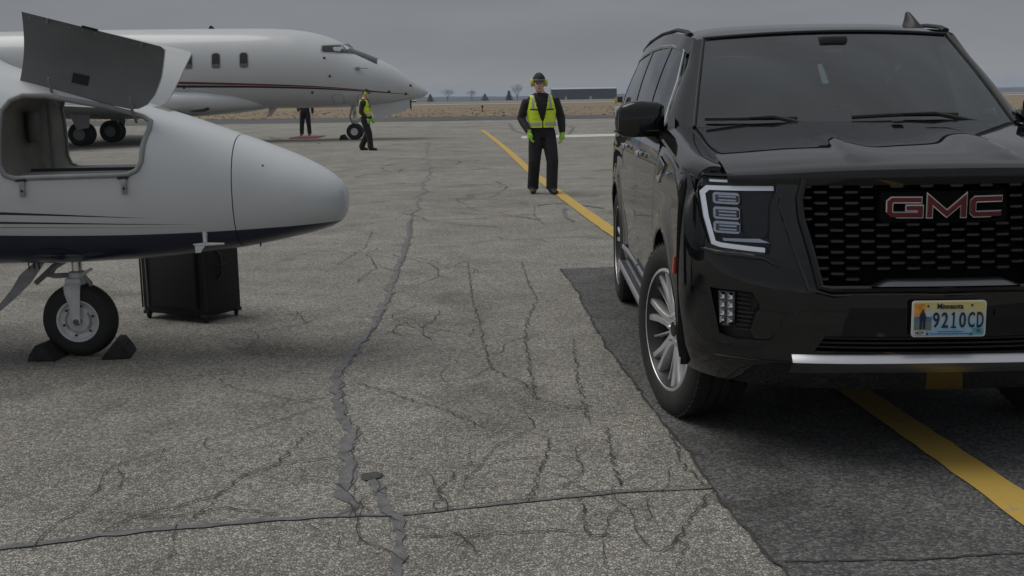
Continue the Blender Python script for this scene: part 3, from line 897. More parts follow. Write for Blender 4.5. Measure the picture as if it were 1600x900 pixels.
S(MB().tube([(x, front_y(x, z) - .004, z) for x, z in ring], .017, 8), 'grille_frame', M['gloss_black'])
ring2 = [(-.60, 1.19), (-.628, 1.09), (-.578, .916), (-.525, .76), (-.43, .738), (0, .742), (.43, .738), (.525, .76), (.578, .916), (.628, 1.09), (.60, 1.19)]
S(MB().tube([(x, front_y(x, z) + .004, z) for x, z in ring2], [.003] + [.011] * (len(ring2) - 2) + [.003], 6), 'grille_frame', M['paint'])
def sill(u, v):
    w_ = .29 - .07 * v; x = (2 * u - 1) * w_
    return (x, front_y(x, .78) - .020 + .030 * v, .778 + .026 * v)
S(MB().slab(sill, 20, 2, (0, .05, -.004)), 'grille_sill', M['dark_chrome'], 50)
# ---- emblem letters
emb = fp('emblem_plate', [(-.245, 1.032), (-.235, 1.02), (.235, 1.02), (.245, 1.032), (.245, 1.128), (.235, 1.14), (-.235, 1.14), (-.245, 1.128)], .012, .05, M['dark_void'], sides=(-1,))
LET = {'G': ([(.126, .0685), (.019, .0685), (.0095, .060), (.0095, .018), (.019, .0095), (.1235, .0095), (.1235, .037), (.072, .037)], .0),
       'M': ([(.0105, .0), (.0105, .071), (.0765, .014), (.1425, .071), (.1425, .0)], .149),
       'C': ([(.126, .0685), (.019, .0685), (.0095, .060), (.0095, .018), (.019, .0095), (.126, .0095)], .319)}
for k, (pth, x0) in LET.items():
    for nm, w_, ex, off, m_ in (('letter_rim', .027, .0045, -.012, M['chrome']), ('letter', .0175, 0., -.0185, M['red'])):
        pts = Strip([(x - .2225 + x0, z + 1.041) for x, z in stroke(pth, w_, ex)])
        S(MB().prism(pts, lambda a, b, d: (a, front_y(0, 1.08) + .02 * (a / .2) ** 2 + d, b), off, off + .02), nm, m_, None, parent=emb)

# ---- headlamps
def headlamp(s):
    q = lambda pts: type(pts)([(x * -s, z) for x, z in pts])
    h = S(front_patch(q([(x, min(z, 1.2)) for x, z in HL]), .060, .012, .05), 'headlamp', M['gloss_black'])
    ledc = stroke([(-.645, 1.152), (-.882, 1.146), (-.902, 1.125), (-.892, 1.03), (-.868, .925), (-.84, .917), (-.682, .906)], .017)
    S(front_patch(q(ledc), .018, .022, .02), 'light_bar', M['led'], parent=h)
    S(front_patch(q(stroke([(-.70, 1.176), (-.875, 1.176)], .009)), .02, .02, .03), 'light_bar', M['led'], parent=h)
    S(front_patch(q([(-.66, .935), (-.70, .95), (-.835, .945), (-.83, .935)]), .03, .02, .03), 'lamp_trim', M['reflector'], parent=h)
    for z0, z1 in ((1.088, 1.124), (1.026, 1.066), (.970, 1.008)):
        x0, x1 = -.862, -.772
        zc, hz = (z0 + z1) / 2, (z1 - z0) / 2 + .002
        c = lambda k: [(x0 - k, zc - hz * .7 - k * .5), (x0 + .005, zc - hz - k), (x1 - .005, zc - hz - k), (x1 + k, zc - hz * .7 - k * .5), (x1 + k, zc + hz * .7 + k * .5), (x1 - .005, zc + hz + k), (x0 + .005, zc + hz + k), (x0 - k, zc + hz * .7 + k * .5)]
        fr = S(front_patch(q(c(.003)), .034, .02, .03), 'lamp_module', M['reflector'], parent=h)
        S(front_patch(q(c(-.007)), .026, .006, .03), 'lamp_lens', M['dark_chrome'], parent=h)
        for k in range(2):
            zz = zc - .007 + k * .014
            S(front_patch(q([(x0 + .015, zz - .003), (x1 - .012, zz - .003), (x1 - .012, zz + .003), (x0 + .015, zz + .003)]), .021, .006, .03), 'lamp_rib', M['reflector'], parent=h)
    S(front_patch(q([(x, min(z, 1.192)) for x, z in HL]), .004, .003, .03), 'lens_cover', M['lens'], parent=h)
    # black trim to the grille
    S(front_patch(q([(-.76, 1.13), (-.645, 1.135), (-.665, 1.09), (-.672, .96), (-.70, .945), (-.755, .95)]), .04, .015, .04), 'lamp_trim', M['gloss_black'], parent=h)
both(headlamp)
# ---- fog lamp pockets
def fog(s):
    q = lambda pts: type(pts)([(x * -s, z) for x, z in pts])
    p = S(front_patch(q(FG), .055, .01, .05), 'fog_lamp_pocket', M['black_plastic'])
    f = S(front_patch(q([(-.852, .73), (-.793, .73), (-.793, .608), (-.813, .588), (-.848, .585)]), .022, .03, .03), 'fog_lamp', M['dark_chrome'], parent=p)
    for k in range(4):
        zc = .712 - k * .034
        for x0, wx in ((-.837, .012), (-.808, .013)):
            m = MB(); X0 = x0 * -s; yy = front_y(X0, zc)
            m.add([(X0 - wx, yy + .018, zc - .015), (X0 + wx, yy + .018, zc - .015), (X0 + wx, yy + .018, zc + .015), (X0 - wx, yy + .018, zc + .015),
                   (X0 - wx * .3, yy + .002, zc - .002), (X0 + wx * .3, yy + .002, zc - .002), (X0 + wx * .3, yy + .004, zc + .006), (X0 - wx * .3, yy + .004, zc + .006)],
                  [(0, 1, 5, 4), (1, 2, 6, 5), (2, 3, 7, 6), (3, 0, 4, 7), (4, 5, 6, 7), (3, 2, 1, 0)])
            S(m, 'fog_lamp_facet', M['chrome'], None, parent=p)
    for k in range(9):
        zc = .722 - k * .018
        S(front_patch(q([(-.782, zc - .004), (-.735 + .02 * (k > 3), zc - .006), (-.735 + .02 * (k > 3), zc + .002), (-.782, zc + .004)]), .038, .02, .05), 'pocket_slat', M['black_plastic'], parent=p)
    S(front_patch(q([(-.716, .668), (-.612, .664), (-.632, .600), (-.668, .552), (-.725, .550), (-.74, .585)]), -.006, .05, .03), 'pocket_wing', M['paint'], parent=p)
both(fog)
# ---- lower intake, silver skid trim, lip
S(front_patch([(-.50, .512), (.50, .512), (.46, .578), (-.46, .578)], .055, .01, .06), 'lower_intake', M['dark_void'])
for k in range(3):
    S(front_patch([(-.49, .524 + .018 * k), (.49, .524 + .018 * k), (.485, .531 + .018 * k), (-.485, .531 + .018 * k)], .022, .02, .05), 'intake_slat', M['black_plastic'])
def skid(u, v):
    x = -.585 + 1.17 * u; q = (abs(x) / .585) ** 4
    z = .468 + .034 * v + .008 * (1 - (x / .585) ** 2)
    return (x, front_y(x, .47) - .030 + .034 * v ** 1.3, z)
S(MB().slab(skid, 40, 4, (0, .05, -.004)), 'skid_trim', M['satin'], 50)
S(front_patch([(-.592, .418), (-.585, .460), (-.30, .476), (.30, .476), (.585, .460), (.592, .418), (.30, .432), (-.30, .432)], -.016, .05, .04), 'skid_trim', M['dark_chrome'])
S(MB().tube([(x, front_y(x, .455 + .012 * math.cos(x * 1.5)) - .002, .455 + .012 * math.cos(x * 1.5)) for x in [-.93 + .02 * i for i in range(18)]], .004, 6), 'bumper_seam', M['gloss_black'])
S(MB().tube([(-x, front_y(x, .455 + .012 * math.cos(x * 1.5)) - .002, .455 + .012 * math.cos(x * 1.5)) for x in [-.93 + .02 * i for i in range(18)]], .004, 6), 'bumper_seam', M['gloss_black'])
for z0 in (.668,):
    S(front_patch([(-.56, z0 - .010), (-.19, z0 - .012), (-.19, z0 + .012), (-.56, z0 + .006)], -.010, .03, .05), 'bumper_ledge', M['paint'])
    S(front_patch([(.56, z0 - .010), (.19, z0 - .012), (.19, z0 + .012), (.56, z0 + .006)], -.010, .03, .05), 'bumper_ledge', M['paint'])
for s in (-1, 1):
    S(MB().tube([(s * x, front_y(x, z) - .004, z) for x, z in ((-.915, .90), (-.86, .888), (-.76, .884), (-.69, .878), (-.63, .845))], [.004, .011, .012, .011, .004], 8), 'bumper_ledge', M['paint'])
# ---- licence plate
pl = MB()
oc = []
for cx, cz, a0 in ((.140, .064, 0), (-.140, .064, 90), (-.140, -.064, 180), (.140, -.064, 270)):
    for k in range(5): oc.append((cx + .012 * math.cos(R(a0 + 22.5 * k)), cz + .012 * math.sin(R(a0 + 22.5 * k))))
plate_y = -.028
pl.prism(oc, lambda a, b, d: (a, d, b), -.004, .004)
pmat = bpy.data.materials.new('plate_print'); pmat.use_nodes = True
nt = pmat.node_tree; b_ = nt.nodes['Principled BSDF']; b_.inputs['Roughness'].default_value = .4
t_ = nt.nodes.new('ShaderNodeTexCoord'); sp_ = nt.nodes.new('ShaderNodeSeparateXYZ'); nt.links.new(t_.outputs['Object'], sp_.inputs[0])
nn = nt.nodes.new('ShaderNodeTexNoise'); nn.inputs['Scale'].default_value = 14; nn.inputs['Detail'].default_value = 4; nt.links.new(t_.outputs['Object'], nn.inputs['Vector'])
ma = nt.nodes.new('ShaderNodeMath'); ma.operation = 'MULTIPLY_ADD'; ma.inputs[1].default_value = .05; nt.links.new(nn.outputs['Fac'], ma.inputs[0]); nt.links.new(sp_.outputs['Z'], ma.inputs[2])
mr = nt.nodes.new('ShaderNodeMapRange'); mr.inputs['From Min'].default_value = -.05; mr.inputs['From Max'].default_value = .1; nt.links.new(ma.outputs[0], mr.inputs['Value'])
rp = nt.nodes.new('ShaderNodeValToRGB'); nt.links.new(mr.outputs['Result'], rp.inputs['Fac'])
els = rp.color_ramp.elements
els[0].color = (.22, .42, .62, 1); els[1].color = (.62, .52, .12, 1)
e = els.new(.35); e.color = (.35, .55, .72, 1)
e = els.new(.6); e.color = (.48, .56, .62, 1)
e = els.new(.78); e.color = (.60, .57, .28, 1)
nt.links.new(rp.outputs['Color'], b_.inputs['Base Color'])
M['plate_rim'] = mat('plate_rim', (.62, .64, .62), .4)
M['plate_blue'] = mat('plate_ink', (.012, .02, .05), .5)
M['plate_orange'] = mat('plate_orange', (.62, .27, .04), .5, vary=.3, vscale=40)
M['plate_sea'] = mat('plate_sea', (.08, .17, .33), .5)
M['plate_ground'] = mat('plate_green', (.16, .20, .16), .5)
M['plate_teal'] = mat('plate_teal', (.10, .36, .36), .5)
M['plate_white'] = mat('plate_white', (.62, .64, .64), .5)
plate = S(pl, 'licence_plate', M['plate_rim'], 30)
plate.location = (0, plate_y, .653); plate.scale = (.94, 1, .94)
ins = [(x * .955, z * .93) for x, z in oc]
S(MB().prism(ins, lambda a, b, d: (a, d, b), -.0052, -.003), 'plate_face', pmat, None, parent=plate)
def chip(name, x0, z0, x1, z1, m_, y=-.0062, pts=None):
    S(MB().prism(pts or [(x0, z0), (x1, z0), (x1, z1), (x0, z1)], lambda a, b, d: (a, d, b), y, y + .002), name, m_, None, parent=plate)
chip('plate_print', -.144, .008, -.10, .066, M['plate_orange'])
chip('plate_print', -.144, -.010, -.072, .010, M['plate_sea'], -.0066)
chip('plate_print', -.144, -.046, -.072, -.010, M['plate_ground'], -.0064)
chip('plate_figure', 0, 0, 0, 0, M['plate_blue'], -.0075, [(-.121, -.042), (-.112, -.042), (-.111, -.01), (-.108, -.01), (-.107, -.042), (-.098, -.042), (-.096, .004), (-.092, .002), (-.100, .026), (-.106, .029), (-.107, .040), (-.112, .040), (-.114, .029), (-.119, .026), (-.124, .002), (-.121, .004)])
chip('month_sticker', -.143, -.068, -.096, -.047, M['plate_white'], -.0072)
chip('year_sticker', .098, -.062, .142, -.040, M['plate_teal'], -.0068)
def plate_text(txt, x, z, h, xs, m_, bold=0.0, y=-.0085):
    o_ = link('lettering', text_mesh(txt, h, xs, bold, .0006), m_, plate)
    o_.location = (x, y, z)
for k, ch in enumerate('9210CD'):
    if ch == '1':
        m1 = MB()
        for st in ([(0, -.033), (0, .033)], [(.001, .030), (-.009, .022)], [(-.011, -.031), (.011, -.031)]):
            m1.prism(stroke(st, .0062), lambda a, b, d: (a, d, b), -.0006, .0006)
        o_ = S(m1, 'lettering', M['plate_blue'], None, parent=plate); o_.location = (-.054 + .0362 * k, -.0085, -.004)
        continue
    me_ = text_mesh(ch, .094, .6, .0014, .0006)
    x0_, x1_ = min(v.co.x for v in me_.vertices), max(v.co.x for v in me_.vertices)
    z0_, z1_ = min(v.co.z for v in me_.vertices), max(v.co.z for v in me_.vertices)
    for v in me_.vertices:
        v.co.x = (v.co.x - (x0_ + x1_) / 2) / (x1_ - x0_) * (.0275 if ch != '1' else .018); v.co.z = (v.co.z - (z0_ + z1_) / 2) / (z1_ - z0_) * .066
    o_ = link('lettering', me_, M['plate_blue'], plate)
    o_.location = (-.054 + .0362 * k, -.0085, -.004)
plate_text('Minnesota', .002, .053, .030, .86, M['plate_blue'], .0008)
plate_text('NOV', -.120, -.0575, .021, .8, M['plate_blue'], .0003)
plate_text("'23", .120, -.051, .017, .9, M['plate_blue'])
chip('plate_print', -.045, -.0545, .06, -.051, M['plate_sea'], -.0064)
chip('plate_print', -.075, -.064, .085, -.060, M['plate_sea'], -.0064)
for x, z in ((-.088, .056), (.092, .058), (-.088, -.062), (.092, -.064)):
    S(MB().lathe([(-.0105, 0), (-.0105, .0042), (-.005, .005)], 8, 'Y', (x, 0, z)), 'plate_screw', M['dark_chrome'], parent=plate)

# ---- hood
HZ = [(.0, 1.224), (.03, 1.238), (.08, 1.25), (.18, 1.272), (.4, 1.305), (.8, 1.352), (1.15, 1.392), (1.3, 1.402)]
def hood_z(x, y):
    ys_ = max(0, y - front_y(x, 1.2) * .92)
    q = abs(x) / .82
    z = smooth_interp(HZ, ys_ + .0) - .032 * q ** 2.4
    t = max(0, min(1, (y - .16) / .75))
    rx = .325 - .04 * t
    d = abs(x) - rx
    k = math.sin(math.pi * min(1, t)) ** .7 if 0 < t < 1 else 0
    z += .017 * k * math.exp(-(max(d, 0) / .014) ** 2 - (min(d, 0) / .11) ** 2)
    z += .006 * (1 / (1 + math.exp((abs(x) - .56) / .06)))
    return z
def hood_fn(u, v):
    x = -.815 + 1.63 * u
    y0 = front_y(x, 1.2) - .012
    y1 = 1.14 + .24 * (x / .82) ** 2
    if v < .04:
        return (x, y0 + .003 * (v / .04), 1.187 + (max(hood_z(x, y0), 1.196) - 1.187) * (v / .04))
    vv = ((v - .04) / .96) ** 1.25
    y = y0 + .004 + (y1 - y0 - .004) * vv
    return (x, y, hood_z(x, y))
S(MB().slab(hood_fn, 100, 50, (0, .006, -.02)), 'hood', M['paint'], 40)
# washer nozzle, cowl, wipers
S(MB().slab(lambda u, v: (-.80 + 1.6 * u, 1.135 + .24 * ((-.80 + 1.6 * u) / .82) ** 2 + .16 * v, 1.372 + .01 * v - .04 * abs(2 * u - 1) ** 2.4), 30, 2, (0, 0, -.02)), 'cowl', M['black_plastic'])
S(MB().box((.10, 1.02, 1.385), (.05, .035, .012), bev=.004), 'washer_nozzle', M['black'])

# ---- fenders, doors, quarter panels
def arch(y, c, r_=.475):
    d = abs(y - c)
    return .43 + math.sqrt(max(0, r_ * r_ - d * d)) if d < r_ else None
def panel(name, s, y0, y1, zb, zt, m_=None, roll=0.0, rollx=.06, ny=40, nr=22, th=.025, parent=None):
    ys_ = [y0 + (y1 - y0) * i / ny for i in range(ny + 1)]
    for c in (WY1, WY2):
        for e_ in (c - .475, c + .475):
            if y0 < e_ < y1: ys_ += [e_ - .0015, e_ + .0015]
        if y0 < c < y1 or abs(y0 - c) < .5 or abs(y1 - c) < .5:
            for k in range(1, 8):
                for sg in (-1, 1):
                    e_ = c + sg * .475 * math.cos(R(k * 5))
                    if y0 < e_ < y1: ys_.append(e_)
    ys_ = sorted(set(ys_))
    out, inn = [], []
    for y in ys_:
        b = zb(y)
        for c in (WY1, WY2):
            a = arch(y, c)
            if a: b = max(b, a)
        t = zt(y)
        for j in range(nr + 1):
            f = j / nr
            z = b + (t - b) * f
            x = side_x(y, z)
            if roll and f > 1 - roll:
                g = (f - (1 - roll)) / roll
                zz0 = b + (t - b) * (1 - roll); hgt = t - zz0
                z = zz0 + hgt * math.sin(g * math.pi / 2)
                x = side_x(y, zz0 + hgt * math.sin(g * math.pi / 2) * .5) - rollx * (1 - math.cos(g * math.pi / 2))
            out.append((-x, y, z)); inn.append((-x + th, y, z))
    n = len(ys_); k = nr + 1; N = n * k
    F_ = []
    J = lambda i, j: i * k + j
    for i in range(n - 1):
        for j in range(nr):
            q = (J(i, j), J(i, j + 1), J(i + 1, j + 1), J(i + 1, j)); F_.append(q); F_.append(tuple(N + a for a in reversed(q)))
    bd = [J(i, 0) for i in range(n)] + [J(n - 1, j) for j in range(1, k)] + [J(i, nr) for i in range(n - 2, -1, -1)] + [J(0, j) for j in range(nr - 1, 0, -1)]
    for a in range(len(bd)):
        a2 = (a + 1) % len(bd); F_.append((bd[a2], bd[a], N + bd[a], N + bd[a2]))
    return S(mir(MB().add(out + inn, F_), s), name, m_ or M['paint'], 40, parent=parent)
rock = lambda y: .36
belt = lambda y: 1.318 + .012 * (y - 1.5)
def body_side(s):
    ft = lambda y: hood_z(.82, max(y, .40)) - .004 + .012 * min(1, max(0, (y - .9)))
    panel('fender', s, .502, 1.512, rock, ft, roll=.18, rollx=.15, ny=30)
    # narrow strip of fender above the lamp, running to the hood corner
    d1 = panel('door', s, 1.52, 2.585, lambda y: .37, belt, roll=.06, rollx=.02, ny=30)
    d2 = panel('door', s, 2.593, 3.62, lambda y: .37, belt, roll=.06, rollx=.02, ny=30)
    panel('quarter_panel', s, 3.628, 5.28, lambda y: .42, belt, roll=.06, rollx=.02, ny=40)
    for d, yc in ((d1, 2.36), (d2, 3.37)):
        m = MB()
        x = side_x(yc, 1.185)
        m.box((-x - .030, yc, 1.187), (.018, .20, .030), bev=.007)
        m.box((-x - .012, yc - .08, 1.187), (.03, .03, .024), bev=.004); m.box((-x - .012, yc + .08, 1.187), (.03, .03, .024), bev=.004)
        S(mir(m, s), 'door_handle', M['chrome'], parent=d)
        S(mir(MB().tube([(-side_x(y, .50) - .003, y, .475) for y in ([1.54, 1.9, 2.3, 2.57] if d is d1 else [2.61, 2.9, 3.3, 3.57])], [(.017, .008)] * 4, 8), s), 'lower_trim', M['chrome'], parent=d)
    # mirror patch, fender badge
    m = MB().prism([(1.09, 1.20), (1.33, 1.225), (1.36, 1.195), (1.30, 1.125), (1.24, 1.10), (1.13, 1.15)], lambda a, b, d: (-side_x(a, b) - d, a, b), .010, -.005)
    bd_ = S(mir(m, s), 'fender_vent', M['chrome'], None)
    m = MB().prism([(1.13, 1.188), (1.30, 1.208), (1.32, 1.19), (1.27, 1.135), (1.15, 1.165)], lambda a, b, d: (-side_x(a, b) - d, a, b), .013, .004)
    S(mir(m, s), 'vent_mesh', M['gloss_black'], None, parent=bd_)
    # arch liners and lower sill
    for c in (WY1, WY2):
        m = MB(); prof = []
        for i in range(19):
            an = R(-10 + 200 * i / 18)
            prof.append((c - .468 * math.cos(an), .43 + .468 * math.sin(an)))
        m.grid(lambda u, v: (-.97 + .5 * v, prof[int(round(u * 18))][0], prof[int(round(u * 18))][1]), 18, 2)
        S(mir(m, s), 'wheel_well', M['dark_void'], 60)
        MBm = MB().tube([(-side_x(c - .475 * math.cos(R(a)), .43 + .475 * math.sin(R(a))) + .006, c - .475 * math.cos(R(a)), .43 + .475 * math.sin(R(a))) for a in range(-5, 186, 10)], .010, 6)
        S(mir(MBm, s), 'arch_lip', M['paint'])
    S(mir(MB().box((-.90, 2.53, .36), (.16, 2.0, .10), bev=.02), s), 'rocker', M['black_plastic'])
    # running board
    rb = S(mir(MB().box((-.955, 2.42, .395), (.165, 1.78, .045), bev=.014), s), 'running_board', M['black_plastic'])
    S(mir(MB().tube([(-1.035, y, .400) for y in (1.54, 2.0, 2.5, 3.0, 3.30)], [(.026, .012)] * 5, 10), s), 'board_trim', M['chrome'], parent=rb)
    for k in range(2):
        S(mir(MB().box((-.99 + .055 * k, 2.42, .421), (.018, 1.6, .006), bev=.002), s), 'tread_strip', M['satin'], parent=rb)
    # side marker on the bumper corner
    m = MB().prism([(.525, .835), (.545, .84), (.56, .765), (.54, .755)], lambda a, b, d: (-side_x(a, b) - d, a, b), .008, -.01)
    m.v = [(x + .0, y - .01, z) for x, y, z in m.v]
    S(mir(m, s), 'side_marker', M['amber'], None)
both(body_side)
# fender tops: surface between hood shut line and the fender shoulder
def fender_top(s):
    def fn(u, v):
        y = .40 + 1.10 * u
        if u < .12: y = .40 + .132 * (u / .12)
        xi = .823
        zi = hood_z(.815, y) - .003
        hz = hood_z(.82, max(y, .40)) - .004 + .012 * min(1, max(0, (y - .9)))
        xo = .968 - .10 * max(0, (.56 - y) / .16) ** 1.5 * .5
        x = xi + (xo - xi) * v
        z = zi + .006 * math.sin(math.pi * v) - .030 * v ** 3
        return (-x, y, z)
    S(mir(MB().slab(fn, 40, 8, (0, 0, -.02)), s), 'fender', M['paint'], 50)
    # corner cap above the lamp
    def cp(u, v):
        y = .30 + .24 * u; x = .70 + .25 * v
        x0 = -(.965 * (1 - (1 - min(1, max(0, (y - .08) / .60))) ** 2.4) ** (1 / 2.4)) if y > .08 else 0
        return (0, 0, 0)
    pts = []
    xs2 = [.80, .83, .86, .89, .915, .935, .95, .958]
    V2, F2 = [], []
    for x in xs2:
        y0 = front_y(x, 1.19)
        V2 += [(-x, y0, 1.197), (-x, y0 + .004, 1.207), (-x, max(y0 + .02, .56), 1.222 - .02 * (x - .8) / .15)]
    for i in range(len(xs2) - 1):
        for j in range(2): F2.append((3 * i + j, 3 * i + 3 + j, 3 * i + 4 + j, 3 * i + 1 + j))
    S(mir(MB().add(V2, F2), s), 'fender', M['paint'], 50)
both(fender_top)

# ---- greenhouse
def ws_fn(u, v):
    q = 2 * u - 1
    x = q * (.800 + (.665 - .800) * v)
    y = (1.20 + .20 * q * q) * (1 - v) + (1.95 + .09 * q * q) * v
    z = 1.372 * (1 - v) + (1.845 - .022 * q * q) * v + .018 * math.sin(math.pi * v) * (1 - .3 * q * q) - .01 * q * q * (1 - v)
    return (x, y, z)
wsh = S(MB().slab(ws_fn, 28, 16, (0, .004, -.004)), 'windshield', M['glass'], 60)
RZ = [(1.95, 1.848), (2.05, 1.872), (2.3, 1.905), (2.7, 1.930), (3.4, 1.935), (4.2, 1.915), (4.9, 1.875), (5.15, 1.84)]
def roof_fn(u, v):
    q = 2 * u - 1
    y = 1.955 + .09 * q * q * (1 - v) + (5.12 - 1.955) * v
    hw = interp([(1.95, .675), (2.2, .725), (3.0, .75), (4.5, .74), (5.2, .70)], y)
    z = smooth_interp(RZ, y) - .022 * q * q - .055 * abs(q) ** 7
    return (q * hw, y, z)
S(MB().slab(roof_fn, 32, 40, (0, 0, -.03)), 'roof', M['paint'], 50)
S(MB().slab(lambda u, v: (lambda p: (p[0] * .95, p[1], p[2] - .05))(roof_fn(u, .05 + v * .9)), 10, 12, (0, 0, -.01)), 'headliner', M['headliner'], 50)
def side_green(s):
    # lean of the side glass: belt to cant rail
    def wall(y, t):
        hwt = interp([(1.95, .70), (2.2, .742), (3.0, .768), (4.5, .758), (5.2, .72)], y)
        zt_ = smooth_interp(RZ, max(y, 1.97)) - .075
        xb, zb_ = side_x(y, 1.31) - .018, belt(y)
        return Vector((-(xb + (hwt - xb) * t - .018 * math.sin(math.pi * t) * -1), y, zb_ + (zt_ - zb_) * t))
    def quad(y00, y01, y10, y11, t0, t1, off, nu=14, nv=8):
        m = MB()
        def fn(u, v):
            t = t0 + (t1 - t0) * v
            y = (y00 + (y01 - y00) * u) * (1 - v) + (y10 + (y11 - y10) * u) * v
            p = wall(y, t); return (p.x - off, p.y, p.z)
        return m.slab(fn, nu, nv, (.008, 0, 0))
    # windows
    S(mir(quad(1.60, 2.55, 2.10, 2.55, .03, .92, 0), s), 'side_window', M['glass'], 60)
    S(mir(quad(2.65, 3.52, 2.65, 3.52, .03, .92, 0), s), 'side_window', M['glass_dark'], 60)
    S(mir(quad(3.66, 4.85, 3.66, 4.75, .03, .92, 0), s), 'side_window', M['glass_dark'], 60)
    # pillars
    S(mir(quad(2.54, 2.66, 2.54, 2.66, .0, .93, .004, 2, 8), s), 'pillar', M['gloss_black'], 60)
    S(mir(quad(3.51, 3.67, 3.51, 3.67, .0, .93, .004, 2, 8), s), 'pillar', M['gloss_black'], 60)
    S(mir(quad(4.74, 5.16, 4.70, 5.10, .0, 1.0, .004, 4, 8), s), 'pillar', M['paint'], 60)
    # cant rail above the windows and window trims
    S(mir(quad(2.02, 5.10, 2.06, 5.08, .90, 1.06, .008, 40, 4), s), 'cant_rail', M['paint'], 60)
    def trim(pts, r_, name, m_):
        S(mir(MB().tube([(lambda p: (p.x - .006, p.y, p.z))(wall(y, t)) for y, t in pts], r_, 6), s), name, m_)
    trim([(1.60, .02), (2.1, .02), (2.6, .02), (3.1, .02), (3.6, .02), (4.2, .02), (4.85, .02)], .009, 'window_trim', M['chrome'])
    trim([(1.60, .02), (1.78, .3), (1.95, .6), (2.12, .91), (2.5, .925), (3.0, .925), (3.6, .925), (4.2, .925), (4.75, .92)], .007, 'window_trim', M['satin'])
    # A pillar
    m = MB()
    def ap(u, v):
        a = Vector(ws_fn(0, v)); 
        yb = 1.58 + (2.08 - 1.58) * v
        b = wall(yb, .0 + 1.0 * v)
        p = a.lerp(b, u)
        return (p.x - .020 * math.sin(math.pi * u), p.y - .012 * math.sin(math.pi * u), p.z + .006 * math.sin(math.pi * u))
    m.slab(ap, 8, 16, (.02, .02, -.01))
    S(mir(m, s), 'pillar', M['paint'], 60)
    # mirror sail and lower A-pillar cover
    m = MB().prism([(1.30, 1.30), (1.60, 1.325), (1.66, 1.42), (1.60, 1.42), (1.44, 1.365)], lambda a, b, d: (-(.94 - .34 * max(0, b - 1.31)) - d, a, b), .006, -.03)
    S(mir(m, s), 'mirror_sail', M['gloss_black'], None)
    # roof rail
    S(mir(MB().tube([(-.715, 2.20, 1.855), (-.722, 2.32, 1.878), (-.735, 2.6, 1.902), (-.74, 3.3, 1.912), (-.738, 4.1, 1.895), (-.725, 4.7, 1.860), (-.71, 4.85, 1.83)], [(.012, .02)] * 7, 8), s), 'roof_rail', M['black'])
    # door mirror
    m = MB(); rings = []
    for (x, yc, zc, ry, rz) in ((-.93, 1.60, 1.40, .030, .07), (-.965, 1.585, 1.402, .055, .088), (-1.05, 1.575, 1.405, .068, .094), (-1.11, 1.58, 1.402, .068, .092), (-1.15, 1.59, 1.398, .060, .082), (-1.175, 1.60, 1.394, .040, .058), (-1.182, 1.605, 1.392, .012, .02)):
        rg = []
        for k in range(24):
            an = 2 * math.pi * k / 24
            c_, s_ = math.cos(an), math.sin(an)
            rg.append((x, yc + ry * math.copysign(abs(c_) ** .45, c_), zc + rz * math.copysign(abs(s_) ** .38, s_)))
        rings.append(rg)
    m.loft(rings)
    mr_ = S(mir(m, s), 'door_mirror', M['paint'], 50)
    S(mir(MB().tube([(-.90, 1.63, 1.285), (-.96, 1.61, 1.30), (-1.0, 1.60, 1.33)], [(.03, .06), (.026, .05), (.03, .05)], 10), s), 'mirror_arm', M['gloss_black'], parent=mr_)
    S(mir(MB().box((-1.07, 1.646, 1.402), (.22, .006, .14), bev=.002), s), 'mirror_glass', M['chrome'], parent=mr_)
    S(mir(MB().tube([(-.96, 1.522, 1.345), (-1.08, 1.512, 1.345), (-1.19, 1.552, 1.345)], .004, 6), s), 'mirror_seam', M['black'], parent=mr_)
both(side_green)
# windshield black border and trims
for s in (-1, 1):
    S(mir(MB().tube([(lambda p: (p[0], p[1] - .004, p[2] + .004))(ws_fn(0, k / 10)) for k in range(11)], .009, 6), s), 'windshield_trim', M['black'])
S(MB().tube([(lambda p: (p[0], p[1] - .004, p[2] + .004))(ws_fn(k / 16, 1.0)) for k in range(17)], .008, 6), 'windshield_trim', M['black'])
frit = MB().slab(lambda u, v: (lambda p: (p[0] * .995, p[1] + .010, p[2] - .006))(ws_fn(.02 + .96 * u, .90 + .10 * v)), 20, 2, (0, .004, 0))
S(frit, 'shade_band', M['glass_dark'], 60)
S(MB().slab(lambda u, v: (lambda p: (p[0], p[1] + .010, p[2] - .006))(ws_fn(.02 + .96 * u, .0 + .10 * v)), 20, 2, (0, .004, 0)), 'shade_band', M['black'], 60)
# tail
S(MB().slab(lambda u, v: ((2 * u - 1) * .88, 5.26, .45 + .86 * v), 8, 6, (0, .03, 0)), 'tailgate', M['paint'], 40)
S(MB().slab(lambda u, v: ((2 * u - 1) * (.86 - .18 * v), 5.24 - .13 * v, 1.33 + .48 * v), 8, 4, (0, .008, 0)), 'rear_window', M['glass_dark'], 60)
# belly, firewall
S(MB().box((0, 2.75, .33), (1.55, 4.7, .06)), 'underbody', M['dark_void'], None)
S(MB().box((0, .85, .75), (1.0, .7, .7)), 'engine_block', M['dark_void'], None)
S(MB().slab(lambda u, v: ((2 * u - 1) * .9, 1.44, .4 + .9 * v), 4, 4, (0, .02, 0)), 'firewall', M['dark_void'], None)
S(MB().box((0, 4.9, .52), (1.7, .6, .25)), 'rear_floor', M['dark_void'], None)

